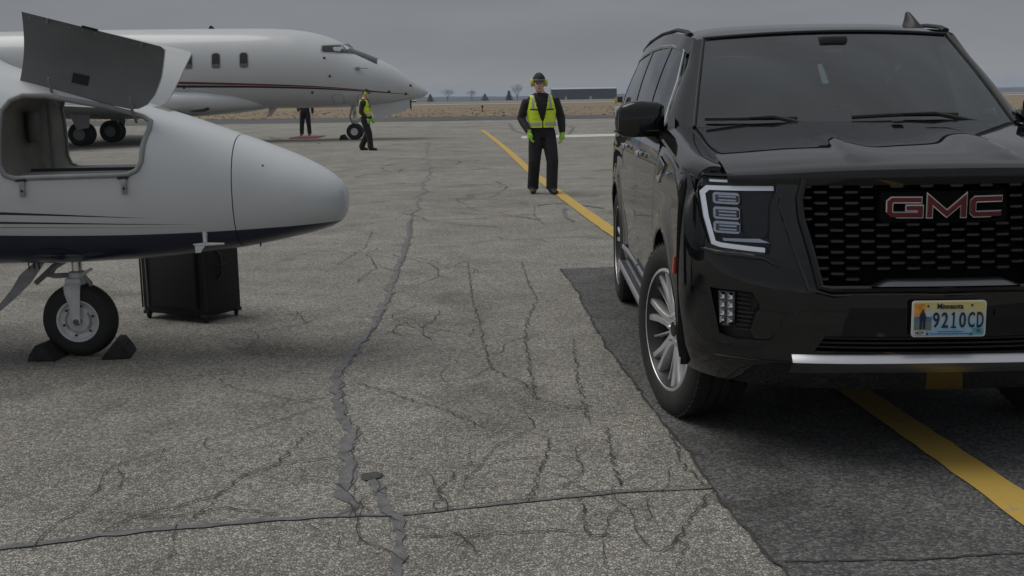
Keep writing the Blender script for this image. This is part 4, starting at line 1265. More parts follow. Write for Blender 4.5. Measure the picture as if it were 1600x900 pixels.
# ---- cabin
S(MB().slab(lambda u, v: ((2 * u - 1) * .86, 1.40 + .42 * v, 1.335 + .03 * math.sin(math.pi * v) - .02 * abs(2 * u - 1) ** 2), 16, 8, (0, .02, -.18)), 'dashboard', M['seat'], 50)
S(MB().box((.40, 1.74, 1.385), (.34, .12, .05), bev=.02), 'instrument_hood', M['seat'])
def seat(x, y, w=.52):
    rings = []
    t = S(MB().box((x, y + .22, .80), (w, .52, .16), bev=.05), 'seat', M['seat'])
    m = MB()
    for z, yy, ww, dd_ in ((.82, .42, w * .96, .16), (1.0, .46, w, .16), (1.22, .52, w * .96, .14), (1.36, .56, w * .72, .10), (1.40, .57, w * .5, .06)):
        rings.append([(x + ww / 2 * math.copysign(abs(math.cos(a)) ** .6, math.cos(a)), y + yy + dd_ / 2 * math.copysign(abs(math.sin(a)) ** .6, math.sin(a)), z) for a in [2 * math.pi * k / 20 for k in range(20)]])
    m.loft(rings); S(m, 'backrest', M['seat'], 50, parent=t)
    S(MB().box((x, y + .585, 1.49), (.26, .10, .17), bev=.045), 'headrest', M['seat'], parent=t)
    S(MB().tube([(x - .06, y + .575, 1.36), (x - .06, y + .585, 1.44)], .008, 6), 'headrest_post', M['chrome'], parent=t)
    S(MB().tube([(x + .06, y + .575, 1.36), (x + .06, y + .585, 1.44)], .008, 6), 'headrest_post', M['chrome'], parent=t)
for x in (-.42, .42):
    seat(x, 2.05); seat(x, 3.0)
seat(-.4, 3.9); seat(.4, 3.9)
sw = MB(); ctr = Vector((.42, 1.92, 1.27)); nrm = Vector((0, -.92, .38)).normalized(); ex_ = Vector((1, 0, 0)); ey_ = nrm.cross(ex_)
sw.tube([ctr + ex_ * .185 * math.cos(2 * math.pi * k / 24) + ey_ * .185 * math.sin(2 * math.pi * k / 24) for k in range(25)], .016, 8)
sw.box(ctr, (.14, .05, .10), bev=.02)
sw.tube([ctr - ex_ * .18, ctr + ex_ * .18], .014, 6)
S(sw, 'steering_wheel', M['seat'], 50)
S(MB().box((0, 1.93, 1.735), (.25, .035, .075), bev=.015), 'rear_view_mirror', M['black_plastic'])
S(MB().box((0, 1.89, 1.79), (.15, .10, .06), bev=.015), 'sensor_box', M['black_plastic'])
S(MB().box((.0, 1.835, 1.742), (.085, .004, .016)), 'windshield_tag', M['plate_white'], None)
p_ = ws_fn(.955, .10)
S(MB().prism([(-.03, -.03), (.03, -.03), (.022, .03), (-.03, .03)], lambda a, b, d: (p_[0] + a - .02, p_[1] + .012 + b * .75 + d, p_[2] + b * .62), 0, .002), 'windshield_sticker', M['plate_teal'], None)
# ---- wipers
def wiper(pts, pivot):
    P_ = []
    for u, v in pts:
        p = ws_fn(u, v); P_.append(Vector((p[0], p[1] - .016, p[2] + .014)))
    w = S(MB().tube(P_, [(.010, .006)] * len(P_), 6), 'wiper_blade', M['black'])
    q = P_[len(P_) // 2]; pv = Vector(ws_fn(*pivot))
    S(MB().tube([pv + Vector((0, -.03, .0)), q.lerp(pv, .4) + Vector((0, -.025, .022)), q + Vector((0, -.004, .004))], [.012, .010, .006], 6), 'wiper_arm', M['black'], parent=w)
wiper([(.03, .055), (.08, .050), (.16, .045), (.24, .042), (.30, .038)], (.33, .0))
wiper([(.46, .035), (.54, .045), (.62, .052), (.70, .052), (.80, .048)], (.86, .0))
# ---- antenna on the roof edge
m = MB(); rings = []
for (z, y0, y1, w_) in ((0, -.075, .095, .040), (.014, -.06, .09, .032), (.03, -.045, .085, .020), (.06, -.01, .078, .012), (.09, .03, .072, .007), (.098, .045, .066, .004)):
    yc, ry = (y0 + y1) / 2, (y1 - y0) / 2
    rings.append([(w_ * math.sin(2 * math.pi * k / 16), yc + ry * math.cos(2 * math.pi * k / 16), z) for k in range(16)])
m.loft(rings)
ant = S(m, 'roof_antenna', M['black_plastic'], 50)
ant.location = (.60, 2.42, 1.878); ant.rotation_euler = (0, 0, R(18)); ant.scale = (1.5, 1.0, 1.0)

# ---- wheels
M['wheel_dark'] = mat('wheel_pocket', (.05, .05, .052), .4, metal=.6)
def wheel(x, y, steer, s):
    def tf(v): return v
    rim_r = .292
    b = MB()      # barrel and flange; local axis X, outer face towards -X
    prof = [(-.120, rim_r + .006), (-.132, rim_r + .002), (-.134, rim_r - .012), (-.118, rim_r - .020), (-.06, rim_r - .036), (.05, rim_r - .046), (.12, rim_r - .01), (.12, rim_r + .006)]
    b.lathe(prof[2:], 48, 'X')
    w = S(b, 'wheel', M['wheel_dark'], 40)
    S(MB().lathe([(-.110, rim_r + .008), (-.132, rim_r + .004), (-.136, rim_r - .010), (-.120, rim_r - .019), (-.105, rim_r - .017)], 48, 'X'), 'rim', M['alloy'], 40, parent=w)
    t = MB()
    tp = [(-.118, rim_r - .005), (-.134, rim_r + .010), (-.145, rim_r + .045), (-.143, rim_r + .085), (-.128, .403), (-.112, .414), (-.080, WR)]
    for g in (-.052, .0, .052): tp += [(g - .008, WR), (g - .006, WR - .009), (g + .006, WR - .009), (g + .008, WR)]
    tp += [(.080, WR), (.112, .414), (.128, .403), (.143, rim_r + .085), (.145, rim_r + .045), (.134, rim_r + .010), (.118, rim_r - .005)]
    t.lathe(tp, 72, 'X')
    for k in range(60):
        an = 2 * math.pi * k / 60
        rot = Matrix.Rotation(an, 3, 'X')
        for xx in (-.106, .106):
            t.box(rot @ Vector((xx, 0, .4135)), (.034, .024, .010), rot)
    S(t, 'tyre', M['tyre'], 30, parent=w)
    # brake disc and dark backing
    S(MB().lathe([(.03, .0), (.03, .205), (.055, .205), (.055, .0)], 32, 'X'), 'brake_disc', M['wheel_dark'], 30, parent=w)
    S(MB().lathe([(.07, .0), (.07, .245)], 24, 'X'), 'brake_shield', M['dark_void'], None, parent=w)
    # spokes: six pairs, each pair splitting towards the rim
    for k in range(6):
        base = 2 * math.pi * k / 6 + .2
        for sg in (-1, 1):
            m = MB()
            P0 = [(.055, base + sg * .30), (.12, base + sg * .125), (.19, base + sg * .125), (.284, base + sg * .165)]
            Q = []
            for (r_, a), wd, xf in zip(P0, (.038, .033, .031, .036), (-.082, -.098, -.108, -.122)):
                c_, s_ = math.cos(a), math.sin(a)
                tx = Vector((0, -s_, c_)) * wd / 2; rd = Vector((0, c_, s_)) * r_
                Q.append([rd + tx * .7 + Vector((xf, 0, 0)), rd + tx + Vector((xf + .012, 0, 0)), rd + tx + Vector((xf + .045, 0, 0)), rd - tx + Vector((xf + .045, 0, 0)), rd - tx + Vector((xf + .012, 0, 0)), rd - tx * .7 + Vector((xf, 0, 0))])
            m.loft(Q)
            S(m, 'spoke', M['alloy'], 25, parent=w)
        a = base + math.pi / 6
        m = MB(); Q = []
        for (r_, wd, xf) in ((.06, .020, -.080), (.15, .014, -.086), (.22, .012, -.094), (.28, .016, -.104)):
            c_, s_ = math.cos(a), math.sin(a); tx = Vector((0, -s_, c_)) * wd / 2; rd = Vector((0, c_, s_)) * r_
            Q.append([rd + tx * .6 + Vector((xf, 0, 0)), rd + tx + Vector((xf + .04, 0, 0)), rd - tx + Vector((xf + .04, 0, 0)), rd - tx * .6 + Vector((xf, 0, 0))])
        S(m.loft(Q), 'spoke', M['alloy'], 25, parent=w)
    S(MB().lathe([(-.05, .085), (-.088, .082), (-.092, .072), (-.088, .055), (-.094, .045), (-.096, .0)], 32, 'X'), 'hub', M['alloy'], 30, parent=w)
    S(MB().lathe([(-.0955, .036), (-.100, .034), (-.102, .0)], 24, 'X'), 'centre_cap', M['gloss_black'], 30, parent=w)
    for k in range(6):
        a = 2 * math.pi * k / 6
        S(MB().lathe([(-.08, .010), (-.103, .0095), (-.106, .006), (-.106, 0)], 6, 'X', (0, .063 * math.cos(a), .063 * math.sin(a))), 'lug_nut', M['chrome'], None, parent=w)
    w.location = (x, y, WR)
    w.rotation_euler = (0, 0, steer + (math.pi if s > 0 else 0))
wheel(-.855, WY1, R(14), -1); wheel(.855, WY1, R(14), 1)
wheel(-.855, WY2, 0, -1); wheel(.855, WY2, 0, 1)
# badge on the front door
o_ = link('lettering', text_mesh('YUKON', .055, 1.1, .0012, .003), M['chrome'], suv)
o_.rotation_euler = (0, 0, R(-90)); o_.location = (-.991, 1.78, .80)

# ================================================================== NEAR JET (nose of a small business jet)
JY = 6.95
ST1 = [(-9.0, 2.40, .62, .80, 2.2), (-5.2, 2.42, .56, .80, 2.2), (-4.2, 2.38, .56, .78, 2.2), (-3.7, 2.26, .565, .72, 2.2), (-3.35, 2.03, .575, .62, 2.3), (-3.1, 1.83, .585, .55, 2.4), (-2.95, 1.755, .588, .52, 2.5),
       (-2.64, 1.675, .588, .475, 2.6), (-2.35, 1.60, .598, .445, 2.6), (-2.15, 1.525, .607, .42, 2.6), (-1.89, 1.440, .628, .385, 2.5), (-1.6, 1.335, .662, .335, 2.4), (-1.48, 1.292, .682, .31, 2.35),
       (-1.28, 1.212, .722, .285, 2.25), (-1.16, 1.152, .750, .25, 2.2), (-1.08, 1.102, .775, .215, 2.15), (-1.02, 1.052, .808, .165, 2.1), (-.99, 1.008, .850, .11, 2.05), (-.980, .972, .885, .06, 2.0), (-.977, .945, .912, .02, 2.0)]
def prof1(x, k): return smooth_interp([(a[0], a[k]) for a in ST1], x)
def ring1(x, n=56):
    zt, zb, hw, ex = (prof1(x, k) for k in (1, 2, 3, 4))
    zc, hh_ = (zt + zb) / 2, (zt - zb) / 2
    out = []
    for k in range(n):
        a = 2 * math.pi * k / n
        c, s_ = math.cos(a), math.sin(a)
        out.append(Vector((x, JY + hw * math.copysign(abs(c) ** (2 / ex), c), zc + hh_ * math.copysign(abs(s_) ** (2 / ex), s_))))
    return out
def skin1(x, z, side=-1):
    zt, zb, hw, ex = (prof1(x, k) for k in (1, 2, 3, 4))
    zc, hh_ = (zt + zb) / 2, (zt - zb) / 2
    q = min(1, abs((z - zc) / hh_))
    return JY + side * hw * (1 - q ** ex) ** (1 / ex)
jet1 = empty('white_jet', (-2.65, JY, 0))
tag(jet1, 'nose of a small white jet with blue belly and open baggage door', 'aircraft')
inv = Vector((2.65, -JY, 0))
def J1(mb, name, m_, smooth=40, parent=None, fix=True):
    if parent is None or parent is jet1: mb.v = [tuple(Vector(q) + inv) for q in mb.v]; return mb.build(name, m_, jet1, smooth, fix)
    mb.v = [tuple(Vector(q) + inv) for q in mb.v]; return mb.build(name, m_, parent, smooth, fix)

# painted livery: blue belly and tapering lines, by position on the hull
jm = bpy.data.materials.new('jet_livery'); jm.use_nodes = True
nt = jm.node_tree; bs = nt.nodes['Principled BSDF']
bs.inputs['Roughness'].default_value = .3; bs.inputs['Coat Weight'].default_value = .4; bs.inputs['Coat Roughness'].default_value = .05
L = nt.links.new
tx = nt.nodes.new('ShaderNodeTexCoord'); sp_ = nt.nodes.new('ShaderNodeSeparateXYZ'); L(tx.outputs['Object'], sp_.inputs[0])
def nmath(op, a, b=None, c=None):
    n = nt.nodes.new('ShaderNodeMath'); n.operation = op
    for i, q in enumerate((a, b, c)):
        if q is None: continue
        if isinstance(q, (int, float)): n.inputs[i].default_value = q
        else: L(q, n.inputs[i])
    return n.outputs[0]
X_, Z_ = sp_.outputs['X'], sp_.outputs['Z']           # X is measured from the nose gear (world x = X - 2.65)
# belly line: a shallow curve
bl = nmath('ADD', nmath('MULTIPLY', nmath('POWER', nmath('ADD', X_, -.55), 2.0), .0285), .783)
below = nmath('LESS_THAN', Z_, bl)
def line(z0, k, tip, th):
    zc = nmath('MULTIPLY_ADD', X_, k, z0)
    w = nmath('MULTIPLY', nmath('SUBTRACT', tip, X_), th)
    d = nmath('ABSOLUTE', nmath('SUBTRACT', Z_, zc))
    return nmath('LESS_THAN', d, w)
s1 = line(.9165, -.063, .62, .0095); s2 = line(.8665, -.041, .87, .0060); s3 = line(.8405, -.030, .95, .0016)
allm = nmath('MINIMUM', 1.0, nmath('ADD', nmath('ADD', s1, s2), nmath('ADD', s3, below)))
nz1 = nt.nodes.new('ShaderNodeTexNoise'); nz1.inputs['Scale'].default_value = 2.5; nz1.inputs['Detail'].default_value = 6; L(tx.outputs['Object'], nz1.inputs['Vector'])
wr = nt.nodes.new('ShaderNodeValToRGB'); wr.color_ramp.elements[0].color = (.52, .545, .565, 1); wr.color_ramp.elements[1].color = (.59, .615, .635, 1); L(nz1.outputs['Fac'], wr.inputs['Fac'])
mixc = nt.nodes.new('ShaderNodeMix'); mixc.data_type = 'RGBA'
L(allm, mixc.inputs['Factor']); L(wr.outputs['Color'], mixc.inputs['A']); mixc.inputs['B'].default_value = (.011, .015, .040, 1)
L(mixc.outputs['Result'], bs.inputs['Base Color'])
M['livery'] = jm

xs1 = [-9, -7, -5.2, -4.7, -4.2, -3.9, -3.7, -3.5, -3.35, -3.2, -3.1, -3.0] + [-2.9 + .1 * i for i in range(13)] + [-1.602]
fus = MB().loft([ring1(x) for x in xs1]).build('fuselage', [M['livery'], M['liner']], None, 40)
OP = [(-2.835, 1.50), (-2.80, 1.555), (-2.74, 1.582), (-2.62, 1.578), (-2.30, 1.512), (-2.10, 1.452), (-2.055, 1.425), (-2.052, 1.38), (-2.075, 1.30), (-2.085, 1.20), (-2.11, 1.155), (-2.16, 1.13), (-2.77, 1.125), (-2.82, 1.145), (-2.845, 1.20)]
ctr_ = MB().prism(OP, lambda a, b, d: (a, d, b), 5.9, 8.0).build('c', M['liner'])
cut(fus, [ctr_], 40)
for p in fus.data.polygons:
    c = p.center
    ysk = skin1(c.x, c.z, -1)
    if c.x < -2.04 and c.x > -2.86 and abs(c.y - JY) < abs(ysk - JY) - .012 and 1.1 < c.z < 1.6: p.material_index = 1
fus.data.transform(Matrix.Translation(inv)); fus.parent = jet1
xs2 = [-1.596, -1.55, -1.48, -1.4, -1.34, -1.28, -1.22, -1.16, -1.12, -1.08, -1.05, -1.02, -1.005, -.99, -.984, -.980, -.977]
J1(MB().loft([ring1(x) for x in xs2]), 'radome', M['livery'], 60)
J1(MB().loft([[Vector((x, JY + (q.y - JY) * .985, 1.0 + (q.z - 1.0) * .985)) for q in ring1(x)] for x in (-1.62, -1.58)]), 'radome_joint', M['black'])
# opening seals on both sides, tunnel floor lip
for sd in (-1, 1):
    big = [(x, z) for x, z in OP] + [OP[0]]
    P_ = []
    for (a, b), (c, d) in zip(big, big[1:]):
        k = max(1, int(math.hypot(c - a, d - b) / .05))
        for i in range(k):
            x, z = a + (c - a) * i / k, b + (d - b) * i / k
            P_.append((x, skin1(x, z, sd) + sd * -.002, z))
    P_.append(P_[0])
    J1(MB().tube(P_, [(.016, .016)] * len(P_), 8), 'door_seal', M['seal'], 60)
J1(MB().box((-2.45, JY - .02, 1.137), (.74, .62, .012)), 'baggage_floor', M['seal'], None)
J1(MB().box((-2.45, JY - .18, 1.150), (.70, .012, .02)), 'floor_rail', M['black'], None)
J1(MB().tube([(-2.79, JY + .12, 1.14), (-2.79, JY + .12, 1.54)], .012, 6), 'bulkhead_rib', M['seal'])
J1(MB().box((-2.80, JY - .1, 1.40), (.02, .16, .18), bev=.004), 'bulkhead_panel', M['black_plastic'])
# latches below the opening
for x in (-2.735, -2.185):
    y0 = skin1(x, 1.08)
    lt = J1(MB().box((x, y0 - .006, 1.115), (.062, .016, .016), bev=.003), 'latch', M['black'])
    J1(MB().box((x + .006, y0 - .012, 1.065), (.030, .012, .085), bev=.003), 'latch_tongue', M['gear_grey'], parent=lt)
    J1(MB().lathe([(-.020, 0), (-.020, .008), (-.012, .008)], 10, 'Y', (x + .006, y0, 1.055)), 'latch_button', M['black'], parent=lt)
# doors, swung up on the hinges along the top of each opening
def jet_door(A, B, T0, T1, bow, inner_m, outer_m, name, thick):
    A, B, T0, T1 = map(Vector, (A, B, T0, T1))
    out = [(0, .0), (0, 1.0), (.5, 1.0), (.97, 1.0), (1.0, .97), (1.0, .55), (.985, .28), (.955, .12), (.90, .03), (.84, 0.0), (.5, 0)]
    def pt(u, v, d):
        p = (A.lerp(B, u)).lerp(T0.lerp(T1, u), v)
        return p + Vector((0, bow * math.sin(math.pi * v) + d, 0))
    bm = bmesh.new()
    f = bm.faces.new([bm.verts.new((u, 0, v)) for u, v in out])
    bmesh.ops.triangulate(bm, faces=[f], ngon_method='EAR_CLIP')
    for _ in range(4):
        es = [e_ for e_ in bm.edges if e_.calc_length() > .09]
        if es: bmesh.ops.subdivide_edges(bm, edges=es, cuts=1); bmesh.ops.triangulate(bm, faces=bm.faces[:])
    bm.verts.index_update()
    base = [(q.co.x, q.co.z) for q in bm.verts]; tri = [[q.index for q in f_.verts] for f_ in bm.faces]
    bnd = [e_ for e_ in bm.edges if len(e_.link_faces) == 1]; bnd = [(e_.verts[0].index, e_.verts[1].index) for e_ in bnd]
    bm.free()
    n = len(base)
    m = MB(); m.add([pt(u, v, 0) for u, v in base] + [pt(u, v, thick) for u, v in base], tri + [[n + i for i in reversed(t)] for t in tri] + [(a, b, n + b, n + a) for a, b in bnd])
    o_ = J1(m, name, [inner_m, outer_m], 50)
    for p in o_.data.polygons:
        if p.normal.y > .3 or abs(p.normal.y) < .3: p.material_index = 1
    return o_, pt
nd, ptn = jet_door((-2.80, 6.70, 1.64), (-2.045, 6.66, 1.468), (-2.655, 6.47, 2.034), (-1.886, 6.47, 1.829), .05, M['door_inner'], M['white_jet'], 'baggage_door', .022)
fd, ptf = jet_door((-2.86, 7.22, 1.64), (-2.10, 7.20, 1.47), (-2.78, 7.42, 2.03), (-1.985, 7.40, 1.838), -.05, M['white_jet'], M['white_jet'], 'baggage_door', .022)
def on_door(pt, u0, v0, u1, v1, name, m_, off=-.006, th=.005):
    J1(MB().slab(lambda a, b: pt(u0 + (u1 - u0) * a, v0 + (v1 - v0) * b, off), 3, 3, (0, th, 0)), name, m_, None, parent=nd)
on_door(ptn, .375, .20, .495, .34, 'placard', M['black'])
on_door(ptn, .425, .985, .53, 1.02, 'latch', M['black'], -.012, .02)
on_door(ptn, .835, .90, .85, 1.0, 'latch', M['gear_grey'], -.012, .02)
on_door(ptn, .17, .93, .19, 1.0, 'latch', M['gear_grey'], -.012, .02)
for k_ in range(10):
    u_ = .05 + .092 * k_
    on_door(ptn, u_, .945, u_ + .010, .962, 'rivet', M['gear_grey'], -.006, .008)
for x in (-2.60, -2.15):
    z = prof1(x, 1)
    za = 1.578 if x < -2.5 else 1.468
    J1(MB().tube([(x, 6.72, za - .05), (x, 6.66, za + .015), (x + .01, 6.60, za + .10)], [.007, .009, .006], 6), 'hinge_arm', M['seal'])
# windscreen
def winpatch(x0, x1, za, zb, name):
    m = MB()
    def fn(u, v):
        x = x0 + (x1 - x0) * u; z0_ = za(x); z1_ = zb(x); z = z0_ + (z1_ - z0_) * v
        return (x, skin1(x, z) - .004, z)
    J1(m.slab(fn, 12, 8, (0, .006, 0)), name, M['gloss_black'], 60)
winpatch(-3.72, -3.06, lambda x: 1.70 + .10 * (-3.06 - x), lambda x: prof1(x, 1) - .03 - .10 * max(0, (-3.1 - x)), 'windscreen')
winpatch(-4.45, -3.80, lambda x: 1.78, lambda x: 2.16, 'side_window')
# pitot / vane below the nose
vy = skin1(-1.78, .735) - .02
vn = J1(MB().tube([(-1.775, skin1(-1.775, .79) + .02, .79), (-1.775, vy - .01, .765), (-1.77, vy - .03, .722)], [(.018, .022), (.014, .018), (.012, .014)], 10), 'air_data_probe', M['gear_white'])
J1(MB().tube([(-1.84, vy - .03, .716), (-1.76, vy - .03, .716), (-1.66, vy - .03, .717)], [.004, .010, .006], 8), 'probe_tube', M['gear_white'], parent=vn)
J1(MB().prism([(-1.83, .712), (-1.765, .714), (-1.79, .685), (-1.80, .668), (-1.83, .667)], lambda a, b, d: (a, vy - .03 + d, b), -.004, .004), 'probe_fin', M['gear_white'], None, parent=vn)
# belly fairing round the gear leg, white crescent near the tip
J1(MB().slab(lambda u, v: (-2.80 + .30 * u, skin1(-2.80 + .30 * u, .66 + .05 * v * math.sin(math.pi * u)) - .004, .66 + .05 * v * math.sin(math.pi * u)), 12, 3, (0, .004, 0)), 'gear_bay_rim', M['navy'], 60)
J1(MB().tube([(x, skin1(x, z) - .001, z) for x, z in ((-1.20, .752), (-1.15, .765), (-1.10, .783), (-1.07, .796))], [.001, .003, .003, .001], 6), 'nose_stripe', M['white_jet'])
J1(MB().lathe([(0, .006), (-.02, .005), (-.022, 0)], 8, 'Z', (-1.50, JY - .1, .69)), 'drain', M['black'])
# access panels and screws
J1(MB().lathe([(-.004, 0), (-.004, .006), (.0, .006)], 8, 'Y', (-1.43, skin1(-1.43, 1.16), 1.16)), 'panel_screw', M['black'])

# nose gear
GX, GYy = -2.645, 6.94
lg = J1(MB().tube([(GX, GYy, .72), (GX, GYy, .50)], .030, 14), 'gear_strut', M['chrome'])
J1(MB().lathe([(.44, .046), (.46, .052), (.52, .05), (.53, .032)], 16, 'Z', (GX, GYy, 0)), 'strut_collar', M['gear_white'], parent=lg)
J1(MB().lathe([(.585, .045), (.60, .06), (.66, .06)], 16, 'Z', (GX, GYy, 0)), 'strut_collar', M['gear_white'], parent=lg)
for sd in (-1, 1):
    rings = []
    for (z, xx, yy, w_, t_) in ((.475, GX - .01, .03, .050, .02), (.44, GX - .015, .068, .052, .014), (.40, GX - .012, .080, .048, .010), (.33, GX - .005, .080, .036, .008), (.27, GX, .080, .027, .008), (.215, GX, .080, .026, .008)):
        rings.append([Vector((xx + w_ * math.cos(a) * 1.0, GYy + sd * yy + t_ * math.sin(a), z)) for a in [2 * math.pi * k / 14 for k in range(14)]])
    J1(MB().loft(rings), 'gear_fork', M['gear_white'], 50, parent=lg)
J1(MB().box((GX - .01, GYy, .472), (.10, .13, .035), bev=.012), 'gear_fork', M['gear_white'], parent=lg)
# tyre, wheel
wv = J1(MB().lathe([(-.052, .125), (-.058, .13), (-.056, .118), (-.040, .108), (-.034, .085), (-.050, .062), (-.052, .0), (.052, .0), (.034, .085), (.056, .118), (.052, .125)], 36, 'Y', (GX, GYy, .226)), 'wheel', M['gear_white'], 30)
tp = [(-.050, .122), (-.062, .135), (-.066, .165), (-.060, .195), (-.042, .217), (-.018, .226), (-.016, .221), (-.010, .221), (-.008, .227), (.008, .227), (.010, .221), (.016, .221), (.018, .226), (.042, .217), (.060, .195), (.066, .165), (.062, .135), (.050, .122)]
J1(MB().lathe(tp, 48, 'Y', (GX, GYy, .227)), 'tyre', M['tyre'], 35, parent=wv)
J1(MB().lathe([(-.088, 0), (-.088, .018), (-.080, .022), (-.050, .024)], 12, 'Y', (GX, GYy, .226)), 'axle_nut', M['dark_chrome'], parent=wv)
for k in range(6):
    a = 2 * math.pi * k / 6 + .3
    J1(MB().lathe([(-.050, 0), (-.050, .007), (-.034, .007)], 6, 'Y', (GX + .093 * math.cos(a), GYy, .226 + .093 * math.sin(a))), 'wheel_bolt', M['black'], None, parent=wv)
for a0 in (-40, 140):
    J1(MB().tube([(GX + .074 * math.cos(R(a0 + 10 * k)), GYy - .043, .226 + .074 * math.sin(R(a0 + 10 * k))) for k in range(9)], .007, 6), 'wheel_slot', M['gear_grey'], parent=wv)
# drag brace, links, gear door
dr = J1(MB().tube([(GX - .015, GYy + .02, .50), (GX - .14, GYy + .02, .495), (GX - .19, GYy + .02, .505)], [(.016, .02)] * 3, 8), 'drag_brace', M['gear_grey'])
J1(MB().tube([(GX - .18, GYy + .02, .50), (GX - .13, GYy + .02, .56), (GX - .02, GYy + .02, .62)], .014, 8), 'drag_brace', M['gear_grey'], parent=dr)
J1(MB().tube([(GX - .04, GYy + .09, .62), (GX - .18, GYy + .10, .54), (GX - .30, GYy + .1, .44)], [.02, .02, .016], 8), 'drag_brace', M['gear_grey'], parent=dr)
J1(MB().prism([(-2.86, .60), (-2.80, .60), (-2.90, .47), (-3.00, .38), (-3.10, .30), (-3.115, .325), (-3.02, .43), (-2.96, .52)], lambda a, b, d: (a, 6.86 + d, b), -.006, .006), 'gear_door', M['gear_grey'], None)
for x in (-2.90, -2.87, -2.84): J1(MB().tube([(x, 6.85, .60), (x + .004, 6.85, .555)], .004, 5), 'static_wick', M['black'])
J1(MB().tube([(GX + .03, GYy - .03, .50), (GX + .08, GYy - .05, .53), (GX + .11, GYy - .05, .545)], [.012, .010, .007], 8), 'tow_pin', M['gear_white'], parent=lg)
J1(MB().tube([(GX + .05, GYy - .02, .50), (GX + .085, GYy - .02, .455), (GX + .07, GYy - .01, .41)], [.010, .012, .010], 8), 'torque_link', M['gear_grey'], parent=lg)

# wheel chocks
def chock(loc, rz, label, w=.24):
    root = empty('wheel_chock', loc, rz)
    m = MB().prism([(-.088, 0), (.088, 0), (.074, .042), (.030, .100), (-.004, .104), (-.072, .026)], lambda a, b, d: (a, d, b), -w / 2, w / 2)
    o_ = m.build('chock_block', M['rubber'], root, None)
    bv = o_.modifiers.new('b', 'BEVEL'); bv.width = .006; bv.segments = 2
    applied(o_, 30)
    for k in range(3): MB().box((.052, (k - 1) * .07, .062), (.008, .03, .03), Matrix.Rotation(R(30), 3, 'Y')).build('chock_grip', M['rubber'], root, None)
    tag(root, label, 'chock', 'rubber chocks at the near nose wheel')
chock((-2.835, 6.90, 0), R(180 - 6), 'black rubber wheel chock behind the near jet nose wheel, on its left')
chock((-2.425, 6.93, 0), R(10), 'black rubber wheel chock in front of the near jet nose wheel, on its right', .26)

# ================================================================== SUITCASE
sp0 = Vector((-2.115, 7.86, 0))
ang = math.atan2(8.14 - 7.86, -2.66 + 2.115)          # direction of the wide face
sc_root = empty('suitcase', (-2.115, 7.86, 0), 0)
ux = Vector((-.555, .275, 0)).normalized(); uy = Vector((.45, .893, 0)).normalized()
rot = Matrix((ux, uy, (0, 0, 1))).transposed()
def SCB(c, d, bev, name, m_, parent=None, smooth=35):
    # local: a along the wide face, b depth, c up
    p = ux * c[0] + uy * c[1] + Vector((0, 0, c[2]))
    return MB().box(p, d, rot, bev).build(name, m_, parent or sc_root, smooth)
SCB((.30, .185, .375), (.60, .37, .67), .035, 'shell', M['luggage'])
SCB((.27, -.012, .33), (.40, .035, .46), .014, 'front_pocket', M['luggage'])
SCB((.28, -.008, .66), (.42, .028, .12), .012, 'front_pocket', M['luggage'])
for a in (.008, .592):
    SCB((a, .0, .40), (.012, .012, .64), .005, 'piping', M['black_plastic'])
SCB((.535, -.004, .40), (.008, .012, .62), .003, 'zip', M['gear_grey'])
SCB((-.004, .15, .40), (.010, .16, .012), .004, 'zip', M['black_plastic'])
h = MB().tube([sp - sp0 for sp in []] or [ux * -.005 + uy * .12 + Vector((0, 0, .30)), ux * -.03 + uy * .13 + Vector((0, 0, .34)), ux * -.03 + uy * .13 + Vector((0, 0, .46)), ux * -.005 + uy * .12 + Vector((0, 0, .50))], .011, 8)
h.build('carry_handle', M['black_plastic'], sc_root)
for a, b in ((.035, .03), (.565, .03), (.035, .34), (.565, .34)):
    p = ux * a + uy * b
    c = MB().box(p + Vector((0, 0, .050)), (.06, .06, .03), rot, .008).build('castor', M['black_plastic'], sc_root)
    MB().lathe([(-.011, .0), (-.011, .024), (-.008, .028), (.008, .028), (.011, .024), (.011, 0)], 16, 'X', tuple(p + Vector((0, 0, .028)))).build('castor_wheel', M['rubber'], c)
tag(sc_root, 'large black rolling suitcase standing behind the near jet nose', 'suitcase')

# ================================================================== FAR JET
KY = 41.6
ST2 = [(-25.0, 3.60, 3.20, .12, 2.0), (-23.0, 3.80, 2.70, .50, 2.0), (-20.0, 3.95, 1.90, 1.05, 2.05), (-17.0, 3.98, 1.30, 1.32, 2.1), (-14.0, 3.98, 1.14, 1.35, 2.1), (-9.0, 3.94, 1.14, 1.35, 2.1), (-7.6, 3.88, 1.14, 1.34, 2.1),
       (-6.6, 3.70, 1.14, 1.31, 2.1), (-6.0, 3.47, 1.14, 1.24, 2.1), (-5.5, 3.19, 1.15, 1.14, 2.1), (-4.95, 2.97, 1.18, 1.00, 2.1), (-4.4, 2.73, 1.22, .83, 2.1), (-3.9, 2.45, 1.27, .65, 2.05), (-3.5, 2.16, 1.33, .47, 2.0), (-3.2, 1.92, 1.40, .30, 2.0), (-3.0, 1.76, 1.47, .17, 2.0), (-2.88, 1.65, 1.56, .06, 2.0)]
def prof2(x, k): return smooth_interp([(a[0], a[k]) for a in ST2], x)
def ring2(x, n=48, g=1.0):
    zt, zb, hw, ex = (prof2(x, k) for k in (1, 2, 3, 4)); zc, hh_ = (zt + zb) / 2, (zt - zb) / 2
    return [Vector((x, KY + g * hw * math.copysign(abs(math.cos(a)) ** (2 / ex), math.cos(a)), zc + g * hh_ * math.copysign(abs(math.sin(a)) ** (2 / ex), math.sin(a)))) for a in [2 * math.pi * k / n for k in range(n)]]
